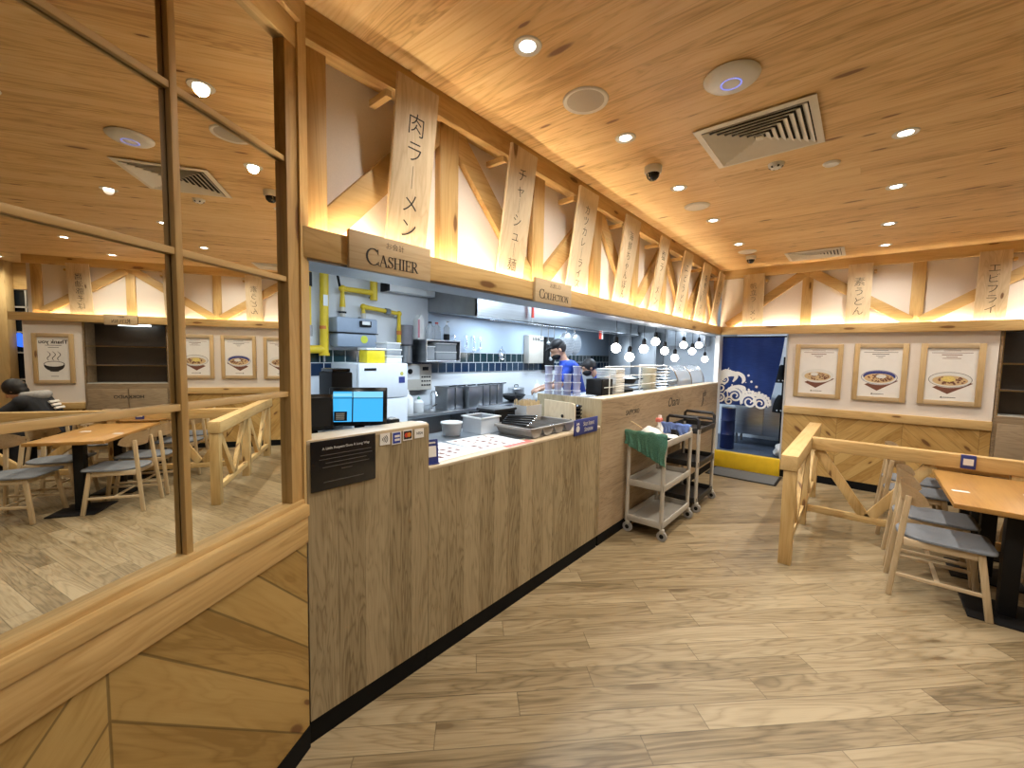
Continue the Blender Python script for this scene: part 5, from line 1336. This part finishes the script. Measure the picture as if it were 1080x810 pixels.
MB().bar((-1.555, 4.15, 1.05), (-1.54, 4.13, 1.0), .014, .01, (0, 1, 0)).build('trigger', 'white', t)
MB().cyl((-1.56, 4.20, 1.08), .018, .03, 14).build('cap', 'white', t)
t = thing('wooden_stick', 'pale wooden stick poking out of the cloth on the beige cart', 'stick', (-1.60, 3.86, .99))
MB().bar((-1.60, 3.86, 1.012), (-1.70, 3.82, 1.075), .018, .006, (0, 0, 1), .002).build('stick', 'chop', t)
t = thing('black_holder', 'small black wedge shaped holder beside the round dish', 'holder', (-1.47, 4.25, .884))
MB().prism([(-.05, 0), (.05, 0), (.05, .03), (-.02, .08), (-.05, .08)], .05, frame((-1.47, 4.33, .884), (0, 1, 0), (0, 0, 1))).build('body', 'black', t)

# ------------------------------------------------------------------ doorway with the curtain
t = MB().box(-1.76, -.845, FY, WY + .02, 0, .25, .005).build('yellow_step', 'yellowstep', at=(-1.3, FY, 0)); tag(t, 'bright yellow painted step across the kitchen doorway', 'step')
t = thing('door_mat', 'grey floor mat with black edge in front of the yellow step', 'mat', (-1.24, 6.75, 0))
MB().box(-1.70, -.80, 6.47, 7.03, .001, .008, .002).build('border', 'black', t)
MB().box(-1.67, -.83, 6.50, 7.01, .008, .012, .002).build('pile', 'mat', t)
CY = 7.26
def cloth_y(x, z): return CY + .012 * math.sin(x * 16) * (2.05 - z) + .006 * math.sin(x * 37 + 1)
t = thing('door_curtain', 'indigo split curtain with white wave crests hanging in the kitchen doorway', 'curtain', (-1.33, CY, 2.02))
def panel(a0, a1, b0, b1):
    def f(u, v):
        z = 2.035 - v * 1.06; k = v ** 1.3
        x = (a0 + (b0 - a0) * k) + ((a1 + (b1 - a1) * k) - (a0 + (b0 - a0) * k)) * u
        return Vector((x, cloth_y(x, z), z))
    return f
MB().grid(panel(-1.815, -1.362, -1.80, -1.425), 24, 40, .003).build('left_panel', 'indigo', t)
MB().grid(panel(-1.368, -.905, -1.431, -1.06), 24, 40, .003).build('right_panel', 'indigo', t)
MB().tube([(-1.86, CY, 2.045), (-.80, CY, 2.045)], .011, 10).build('rod', 'black', t)
def wave_art():
    b = MB()
    def add(pts, w):
        pts = [Vector(p) for p in pts]; N = len(pts)
        for i in range(N - 1):
            q = []
            for j, s in ((i, 1), (i, -1), (i + 1, -1), (i + 1, 1)):
                a = pts[max(0, j - 1)]; c = pts[min(N - 1, j + 1)]; d = c - a
                if d.length < 1e-6: d = Vector((1, 0))
                d.normalize(); n_ = Vector((-d.y, d.x)); p = pts[j] + n_ * (w[j] / 2 * s)
                q.append(b.bm.verts.new((p.x, cloth_y(p.x, p.y) - .0045, p.y)))
            try: b.bm.faces.new(q)
            except ValueError: pass
    def P(px, py):        # drawing units to cloth: u right, v down
        return (-1.80 + (px - 50) / 490 * .75, 2.035 - (py - 150) / 640 * 1.06)
    sc = .75 / 490
    def spiral(cx, cy, r, turns, a0, wmax, dirn=1, n=40):
        c = P(cx, cy); pts, w = [], []
        for i in range(n + 1):
            k = i / n; a = R(a0) + dirn * turns * 2 * PI * k; rr = r * sc * (1 - .80 * k)
            pts.append((c[0] + rr * math.cos(a), c[1] + rr * math.sin(a) * 1.05)); w.append(wmax * sc * 1.05 * (1 - .55 * k))
        add(pts, w)
    def arc(pp, w):
        pp = [P(*p) for p in pp]; out, ww = [], []
        for i in range(len(pp) - 1):
            p0 = pp[max(0, i - 1)]; p1 = pp[i]; p2 = pp[i + 1]; p3 = pp[min(len(pp) - 1, i + 2)]
            for k in range(8):
                s = k / 8
                out.append(tuple(.5 * (2 * p1[j] + (p2[j] - p0[j]) * s + (2 * p0[j] - 5 * p1[j] + 4 * p2[j] - p3[j]) * s * s + (3 * p1[j] - p0[j] - 3 * p2[j] + p3[j]) * s ** 3) for j in (0, 1)))
                ww.append((w[i] + (w[i + 1] - w[i]) * s) * sc * 1.12)
        out.append(pp[-1]); ww.append(w[-1] * sc); add(out, ww)
    arc([(62, 600), (85, 540), (140, 500), (205, 492), (232, 520), (205, 570)], [40, 62, 58, 50, 34, 10])
    arc([(190, 500), (240, 485), (290, 510), (305, 550), (288, 580)], [20, 30, 34, 28, 8])
    spiral(128, 548, 42, 1.4, 200, 17)
    spiral(95, 630, 52, 1.5, 40, 20)
    spiral(92, 720, 52, 1.6, 180, 20)
    arc([(150, 660), (200, 625), (260, 612), (310, 622), (322, 655)], [16, 26, 32, 28, 8])
    spiral(232, 702, 66, 1.6, 150, 24, -1)
    spiral(180, 755, 42, 1.3, 60, 18)
    spiral(365, 748, 72, 1.7, 200, 24, -1)
    spiral(460, 760, 64, 1.6, 170, 22, -1)
    arc([(120, 690), (150, 650), (165, 700), (160, 760)], [6, 10, 10, 6])
    arc([(290, 780), (290, 720), (340, 685), (420, 685), (500, 715), (532, 790)], [12, 18, 22, 22, 18, 10])
    random.seed(9)
    for cx, cy, r, a0, a1, n in ((145, 545, 82, 40, 190, 11), (95, 640, 60, 90, 200, 5), (235, 700, 84, 30, 150, 8), (370, 745, 92, 40, 150, 7), (460, 760, 84, 0, 100, 6)):
        for i in range(n):
            a = R(a0 + (a1 - a0) * i / (n - 1)); c = P(cx + r * math.cos(a), cy - r * math.sin(a)); q = 17 * sc
            pts = [(c[0] + q * math.cos(k * PI / 4) * .5, c[1] + q * math.sin(k * PI / 4) * .5) for k in range(9)]; add(pts, [q] * 9)
    for cx, cy, q in ((95, 482, 12), (345, 503, 12), (375, 560, 12), (422, 605, 13), (355, 635, 11), (447, 657, 13), (160, 440, 6), (200, 600, 8), (325, 570, 6)):
        c = P(cx, cy); q *= sc; add([(c[0] + q * math.cos(k * PI / 4) * .5, c[1] + q * math.sin(k * PI / 4) * .5) for k in range(9)], [q] * 9)
    return b
wave_art().build('wave_print', 'white', t)
# beyond the curtain
t = thing('blue_drum', 'dark blue drum with a pale rim standing behind the curtain', 'drum', (-1.70, 7.78, .165))
MB().lathe([(.10, 0), (.108, .02), (.108, .24), (.114, .25), (.108, .26), (.108, .48), (.114, .49), (.108, .50), (.108, .70)], (-1.715, 7.78, .165), 28).build('body', pm('drum_blue', (.008, .018, .09), .35), t)
MB().lathe([(.114, 0), (.115, .02), (.08, .04), (0, .042)], (-1.715, 7.78, .866), 28).build('lid', 'steel', t)
t = thing('steel_cabinet', 'low stainless steel cabinet behind the curtain with a dark gap below', 'cabinet', (-1.3, 8.6, .165))
MB().box(-1.75, -.80, 8.35, 8.85, .36, 1.05, .006).build('carcass', 'steel', t)
for a in (-1.745, -1.27): MB().box(a, a + .46, 8.33, 8.35, .37, 1.04, .004).build('door', 'steel', t)
for x in (-1.70, -.85):
    for y in (8.40, 8.80): MB().tube([(x, y, .165), (x, y, .37)], .02, 10).build('leg', 'steel_dark', t)
t = thing('cleaning_tool', 'pole with two black scoop shaped pans hanging at the right of the doorway', 'cleaning tool', (-1.0, 8.15, .4))
MB().tube([(-1.0, 8.15, .166), (-1.0, 8.15, 1.75)], .014, 8).build('pole', 'black', t)
for z in (1.62, 1.12):
    b = MB().grid(lambda u, v, z=z: Vector((-1.0 + (u - .5) * .26 * math.sqrt(max(.02, 1 - (1 - v) ** 2 * .85)), 8.13 - .05 * math.sin(PI * u), z - .30 * v)), 12, 10, .006); b.build('pan', 'cartblack', t)
    for k in (-1, 0, 1): MB().ball((-1.0 + k * .055, 8.075, z - .26), .012, 8).build('stud', 'white', t)
t = thing('white_bag', 'crumpled white bag on the floor at the right of the doorway', 'bag', (-.90, 7.75, .165))
b = MB(); b.ball((-.90, 7.72, .26), .13, 20, (.9, 1.1, .8))
for v in b.bm.verts:
    v.co += Vector((.02 * math.sin(v.co.z * 50), .02 * math.sin(v.co.x * 60), .018 * math.sin(v.co.y * 55))); v.co.z = max(v.co.z, .167); v.co.x = min(v.co.x, -.75)
b.build('bag', 'white', t, ang=70)
# ================================================================== PEOPLE
def solid(parts, voxel, smooth=2):
    """one continuous surface from tapered limbs and ovals: ('limb', pts, radii) / ('oval', c, r, sc, rot)"""
    b = MB()
    for p in parts:
        if p[0] == 'limb':
            pts, rr = [Vector(q) for q in p[1]], p[2]
            fine, fr = [], []
            for i in range(len(pts) - 1):
                for k in range(4): fine.append(pts[i].lerp(pts[i + 1], k / 4)); fr.append(rr[i] + (rr[i + 1] - rr[i]) * k / 4)
            fine.append(pts[-1]); fr.append(rr[-1])
            b.tube(fine, fr, 14)
            for q, r in zip(pts, rr): b.ball(q, r, 14)
        else: b.ball(p[1], p[2], 22, p[3], p[4] if len(p) > 4 else None)
    me = bpy.data.meshes.new('solid'); bmesh.ops.recalc_face_normals(b.bm, faces=b.bm.faces); b.bm.to_mesh(me); b.bm.free()
    o = bpy.data.objects.new('solid', me); COL.objects.link(o)
    md = o.modifiers.new('r', 'REMESH'); md.mode = 'VOXEL'; md.voxel_size = voxel
    ms = o.modifiers.new('s', 'SMOOTH'); ms.iterations = smooth; ms.factor = .5
    bpy.context.view_layer.update()
    res = bpy.data.meshes.new_from_object(o.evaluated_get(bpy.context.evaluated_depsgraph_get()))
    bpy.data.objects.remove(o); bpy.data.meshes.remove(me)
    return res
def put(me, name, mat, parent):
    me.materials.clear(); me.materials.append(M[mat]); me.shade_smooth(); return link(name, me, parent, local=True)
def head_parts(c, rot, s=1.0):
    """c centre of skull, rot 3x3 matrix: x forward, y left, z up"""
    c = Vector(c); T = lambda x, y, z: c + rot @ Vector((x, y, z)) * s
    r4 = rot.to_4x4()
    return [('oval', T(-.005, 0, .02), .100 * s, (1.0, .80, 1.02), r4), ('oval', T(.025, 0, -.045), .074 * s, (1.0, .86, 1.05), r4),
            ('oval', T(.062, 0, -.092), .030 * s, (1, 1.2, .8), r4), ('limb', [T(.092, 0, .012), T(.116, 0, -.032)], [.010 * s, .017 * s]),
            ('oval', T(.088, .020, -.034), .012 * s, (1, 1, 1), r4), ('oval', T(.088, -.020, -.034), .012 * s, (1, 1, 1), r4),
            ('oval', T(.086, 0, .034), .028 * s, (.6, 1.9, .6), r4), ('oval', T(.090, 0, -.064), .014 * s, (.7, 1.7, .6), r4),
            ('oval', T(-.005, .083, -.01), .026 * s, (.7, .35, 1.2), r4), ('oval', T(-.005, -.083, -.01), .026 * s, (.7, .35, 1.2), r4)]
def hand_parts(w, d, n, s=1, curl=.5, left=True):
    """w wrist, d along the palm, n out of the back of the hand"""
    w, d, n = Vector(w), Vector(d).normalized(), Vector(n).normalized(); n = (n - d * n.dot(d)).normalized(); q = d.cross(n) * (1 if left else -1)
    P = [('limb', [w, w + d * .03], [.026, .028])]
    P.append(('limb', [w + d * .03 - q * .022, w + d * .085 - q * .028], [.019, .016])); P.append(('limb', [w + d * .03 + q * .012, w + d * .088 + q * .022], [.020, .015])); P.append(('limb', [w + d * .03, w + d * .088], [.020, .016]))
    for k, (off, L) in enumerate(((-.033, .068), (-.011, .078), (.011, .073), (.031, .056))):
        a = w + d * .088 + q * off; pts = [a]; ang = 0
        for j, f in enumerate((.45, .30, .25)):
            ang += curl * (.5 + .35 * j); dd = d * math.cos(ang) - n * math.sin(ang); pts.append(pts[-1] + dd * L * f)
        P.append(('limb', pts, [.0105, .0095, .0088, .0078]))
    a = w + d * .025 - q * .026; P.append(('limb', [a, a + d * .032 - q * .024 - n * .008, a + d * .062 - q * .028 - n * .018], [.014, .012, .0095]))
    return P
def rotm(f, up):
    f = Vector(f).normalized(); l = Vector(up).cross(f).normalized(); u = f.cross(l); return Matrix(((f.x, l.x, u.x), (f.y, l.y, u.y), (f.z, l.z, u.z)))

# ---- cook standing at the far side of the low counter, local frame: x forward, y left
def cook():
    ang = math.atan2(-.68, -.73)
    t = thing('person', 'person in blue shirt, black mask and dark cap standing and bending over the kitchen work', 'person', (-2.95, 4.78, .16), ang)
    hip, chest, neck = Vector((-.06, 0, .92)), Vector((.08, 0, 1.33)), Vector((.15, 0, 1.47))
    hc = Vector((.235, 0, 1.615)); hr = rotm((.86, .12, -.50), (.5, 0, .86))
    shL, shR = Vector((.10, .19, 1.40)), Vector((.10, -.19, 1.40)); elL, elR = Vector((.24, .27, 1.16)), Vector((.22, -.27, 1.15)); wrL, wrR = Vector((.46, .16, 1.10)), Vector((.44, -.14, 1.10))
    legs = []
    for s in (1, -1): legs += [('limb', [hip + Vector((0, s * .09, -.02)), (-.03, s * .10, .50), (-.07, s * .10, .09)], [.092, .062, .042]), ('limb', [(-.08, s * .10, .045), (.10, s * .11, .035)], [.040, .034])]
    torso = [('limb', [hip, hip.lerp(chest, .5), chest], [.13, .125, .145]), ('limb', [hip + Vector((0, .05, 0)), chest + Vector((0, .07, 0))], [.11, .13]), ('limb', [hip + Vector((0, -.05, 0)), chest + Vector((0, -.07, 0))], [.11, .13]), ('limb', [shL, chest + Vector((0, 0, .05)), shR], [.062, .09, .062])]
    arms = [('limb', [shL, elL, wrL], [.050, .038, .027]), ('limb', [shR, elR, wrR], [.050, .038, .027])]
    nk = [('limb', [chest + Vector((.02, 0, .10)), neck, hc - hr @ Vector((.02, 0, .05))], [.062, .055, .052])]
    hands = hand_parts(wrL, (.9, -.25, -.25), (0, .1, 1), 1, .55, True) + hand_parts(wrR, (.9, .2, -.25), (0, -.1, 1), 1, .55, False)
    put(solid(legs + torso + arms + nk + head_parts(hc, hr) + hands, .0068), 'body', 'skin', t)
    grow = lambda L, d: [(p[0], p[1], [r + d for r in p[2]]) if p[0] == 'limb' else p for p in L]
    sl = [('limb', [shL, shL.lerp(elL, .72)], [.064, .056]), ('limb', [shR, shR.lerp(elR, .72)], [.064, .056])]
    put(solid(grow(torso, .016) + sl + [('limb', [chest, neck - Vector((0, 0, .03))], [.10, .068])], .010), 'shirt', 'shirt', t)
    put(solid(grow(legs[0:1] + legs[2:3], .018) + [('limb', [hip, hip + Vector((.0, 0, .02))], [.15, .148])], .012), 'trousers', 'denim', t)
    put(solid(grow(legs[1:2] + legs[3:4], .012), .010), 'shoes', 'black', t)
    r4 = hr.to_4x4(); T = lambda x, y, z: hc + hr @ Vector((x, y, z))
    put(solid([('oval', T(-.028, 0, .030), .104, (.98, .86, 1.0), r4)], .008), 'hair', 'hair', t)
    put(solid([('oval', T(-.014, 0, .072), .106, (1.0, .88, .72), r4), ('limb', [T(.075, -.05, .074), T(.150, 0, .066), T(.075, .05, .074)], [.013, .014, .013])], .007), 'cap', 'black', t)
    put(solid([('oval', T(.052, 0, -.066), .068, (1.0, .98, .74), r4), ('oval', T(.10, 0, -.052), .032, (.9, 1.2, .85), r4)], .007), 'face_mask', 'black', t)
cook()
def cook2():
    ang = math.atan2(-.68, -.73)
    t = thing('person', 'dark haired person in blue shirt stooping behind the wire rack, mostly hidden', 'person', (-2.98, 5.86, .12), ang)
    hip, chest = Vector((-.14, 0, .88)), Vector((.12, 0, 1.20)); neck = Vector((.23, 0, 1.29)); hc = Vector((.335, 0, 1.405)); hr = rotm((.90, .10, -.42), (.42, 0, .9))
    shL, shR = Vector((.13, .19, 1.25)), Vector((.13, -.19, 1.25)); elL, elR = Vector((.27, .25, 1.03)), Vector((.27, -.25, 1.03)); wrL, wrR = Vector((.48, .14, 1.04)), Vector((.48, -.12, 1.04))
    legs = []
    for s in (1, -1): legs += [('limb', [hip + Vector((0, s * .09, -.02)), (-.02, s * .10, .48), (-.09, s * .10, .09)], [.092, .062, .042]), ('limb', [(-.10, s * .10, .045), (.08, s * .11, .035)], [.040, .034])]
    torso = [('limb', [hip, hip.lerp(chest, .5), chest], [.13, .125, .14]), ('limb', [hip + Vector((0, .05, 0)), chest + Vector((0, .07, 0))], [.11, .125]), ('limb', [hip + Vector((0, -.05, 0)), chest + Vector((0, -.07, 0))], [.11, .125]), ('limb', [shL, chest + Vector((0, 0, .04)), shR], [.06, .09, .06])]
    arms = [('limb', [shL, elL, wrL], [.048, .037, .027]), ('limb', [shR, elR, wrR], [.048, .037, .027])]
    nk = [('limb', [chest + Vector((.04, 0, .05)), neck, hc - hr @ Vector((.02, 0, .05))], [.06, .052, .05])]
    hands = hand_parts(wrL, (.9, -.25, -.2), (0, .1, 1), 1, .55, True) + hand_parts(wrR, (.9, .2, -.2), (0, -.1, 1), 1, .55, False)
    put(solid(legs + torso + arms + nk + head_parts(hc, hr) + hands, .0070), 'body', 'skin', t)
    grow = lambda L, d: [(p[0], p[1], [r + d for r in p[2]]) for p in L]
    sl = [('limb', [shL, shL.lerp(elL, .72)], [.062, .055]), ('limb', [shR, shR.lerp(elR, .72)], [.062, .055])]
    put(solid(grow(torso, .016) + sl, .011), 'shirt', 'shirt', t)
    put(solid(grow(legs[0:1] + legs[2:3], .018) + [('limb', [hip, hip + Vector((.0, 0, .02))], [.15, .148])], .012), 'trousers', 'denim', t)
    put(solid(grow(legs[1:2] + legs[3:4], .012), .010), 'shoes', 'black', t)
    r4 = hr.to_4x4(); T = lambda x, y, z: hc + hr @ Vector((x, y, z))
    put(solid([('oval', T(-.020, 0, .034), .110, (1.0, .88, 1.0), r4), ('oval', T(.05, 0, .075), .05, (1, 1.3, .6), r4)], .008), 'hair', 'hair', t)
    put(solid([('oval', T(.046, 0, -.058), .072, (1.0, .98, .82), r4), ('oval', T(.10, 0, -.045), .034, (.9, 1.2, .95), r4)], .007), 'face_mask', 'black', t)
cook2()
# ---- guest seen in the mirror, seated and leaning forward, facing +x
def guest():
    gx, gy = 2.02, 6.02
    dup(ch0, (gx - .02, gy, 0), 0, 'wooden dining chair under the seated guest seen in the mirror', 'chairs beyond the railing')
    t = thing('person', 'seated person in dark jacket with white lettering and grey hood, seen in the mirror', 'person', (gx, gy, 0), 0)
    hip, chest = Vector((-.05, 0, .56)), Vector((.20, 0, .93)); neck = Vector((.30, 0, 1.02)); hc = Vector((.40, 0, 1.115)); hr = rotm((.80, 0, -.60), (.60, 0, .8))
    shL, shR = Vector((.22, .20, .97)), Vector((.22, -.20, .97)); elL, elR = Vector((.42, .27, .80)), Vector((.42, -.27, .80)); wrL, wrR = Vector((.62, .12, .795)), Vector((.62, -.10, .795))
    legs = []
    for s in (1, -1): legs += [('limb', [hip + Vector((0, s * .09, 0)), (.36, s * .10, .53), (.34, s * .10, .09)], [.095, .066, .042]), ('limb', [(.33, s * .10, .045), (.50, s * .11, .035)], [.040, .034])]
    torso = [('limb', [hip, hip.lerp(chest, .5), chest], [.13, .125, .14]), ('limb', [hip + Vector((0, .05, 0)), chest + Vector((0, .07, 0))], [.11, .125]), ('limb', [hip + Vector((0, -.05, 0)), chest + Vector((0, -.07, 0))], [.11, .125]), ('limb', [shL, chest + Vector((0, 0, .03)), shR], [.062, .09, .062])]
    arms = [('limb', [shL, elL, wrL], [.050, .038, .027]), ('limb', [shR, elR, wrR], [.050, .038, .027])]
    nk = [('limb', [chest + Vector((.04, 0, .04)), neck, hc - hr @ Vector((.02, 0, .05))], [.06, .052, .05])]
    hands = hand_parts(wrL, (.95, -.25, -.05), (0, .1, 1), 1, .3, True) + hand_parts(wrR, (.95, .2, -.05), (0, -.1, 1), 1, .3, False)
    put(solid(legs + torso + arms + nk + head_parts(hc, hr) + hands, .0070), 'body', 'skin', t)
    grow = lambda L, d: [(p[0], p[1], [r + d for r in p[2]]) for p in L]
    sl = [('limb', [shL, elL, elL.lerp(wrL, .85)], [.070, .058, .044]), ('limb', [shR, elR, elR.lerp(wrR, .85)], [.070, .058, .044])]
    put(solid(grow(torso, .022) + sl, .011), 'jacket', 'jacket', t)
    put(solid(grow(legs[0:1] + legs[2:3], .018) + [('limb', [hip, hip + Vector((.0, 0, .02))], [.15, .148])], .012), 'trousers', 'denim', t)
    put(solid(grow(legs[1:2] + legs[3:4], .012), .010), 'shoes', 'black', t)
    r4 = hr.to_4x4(); T = lambda x, y, z: hc + hr @ Vector((x, y, z))
    put(solid([('oval', T(-.022, 0, .026), .114, (1.02, .90, 1.04), r4), ('oval', T(-.06, 0, -.05), .07, (.8, 1.1, 1), r4)], .009), 'hair', 'hair', t)
    put(solid([('limb', [(.24, .12, 1.05), (.13, .09, 1.05), (.10, 0, 1.045), (.13, -.09, 1.05), (.24, -.12, 1.05)], [.045, .058, .062, .058, .045]), ('limb', [(.30, .12, .98), (.40, .10, .93)], [.04, .03])], .010), 'hood', 'greycloth', t)
    ez = (chest - hip).normalized(); ex = Vector((0, -1, 0)); en = ex.cross(ez)
    for k, s_ in enumerate(('SINCE', '1984')): pass
    b = MB(); 
    base = hip.lerp(chest, .62) + en * .185
    for k in range(3):
        b.box(-.085 + .02 * (k % 2), .085, .07 - k * .05, .07 - k * .05 + .03, -.02, .0, 0, frame(base, ex, ez, en))
    b.build('back_print', 'lettering', t, local=True)
    tb = dup(bpy.data.objects['dining_table'], (2.78, 6.02, 0), 0, 'orange brown dining table in front of the seated guest seen in the mirror', 'dining tables')
guest()
# ================================================================== CAMERA, WORLD, LOOK
def cam():
    yaw, pitch, roll = R(40.29), R(-4.05), R(1.12)
    fwd = Vector((-math.sin(yaw) * math.cos(pitch), math.cos(yaw) * math.cos(pitch), math.sin(pitch)))
    right = Vector((math.cos(yaw), math.sin(yaw), 0)); up = right.cross(fwd)
    r2 = right * math.cos(roll) + up * math.sin(roll); u2 = -right * math.sin(roll) + up * math.cos(roll)
    c = bpy.data.cameras.new('camera'); o = bpy.data.objects.new('camera', c); COL.objects.link(o)
    c.sensor_width = 36; c.sensor_fit = 'HORIZONTAL'; c.lens = 436 / 1080 * 36; c.clip_start = .02; c.clip_end = 60
    o.matrix_world = Matrix(((r2.x, u2.x, -fwd.x, 0), (r2.y, u2.y, -fwd.y, 0), (r2.z, u2.z, -fwd.z, 1.7), (0, 0, 0, 1)))
    SC.camera = o
cam()
w = bpy.data.worlds.new('world'); SC.world = w; w.use_nodes = True
w.node_tree.nodes['Background'].inputs[0].default_value = (.9, .8, .65, 1); w.node_tree.nodes['Background'].inputs[1].default_value = .03
SC.view_settings.view_transform = 'Standard'; SC.view_settings.look = 'None'; SC.view_settings.gamma = 1
SC.view_settings.use_curve_mapping = False
SC.view_settings.exposure = 0.32
SC.cycles.use_denoising = True
SC.cycles.caustics_reflective = False; SC.cycles.caustics_refractive = False
SC.cycles.max_bounces = 8; SC.cycles.diffuse_bounces = 4; SC.cycles.glossy_bounces = 4; SC.cycles.transparent_max_bounces = 8
SC.cycles.sample_clamp_indirect = 6
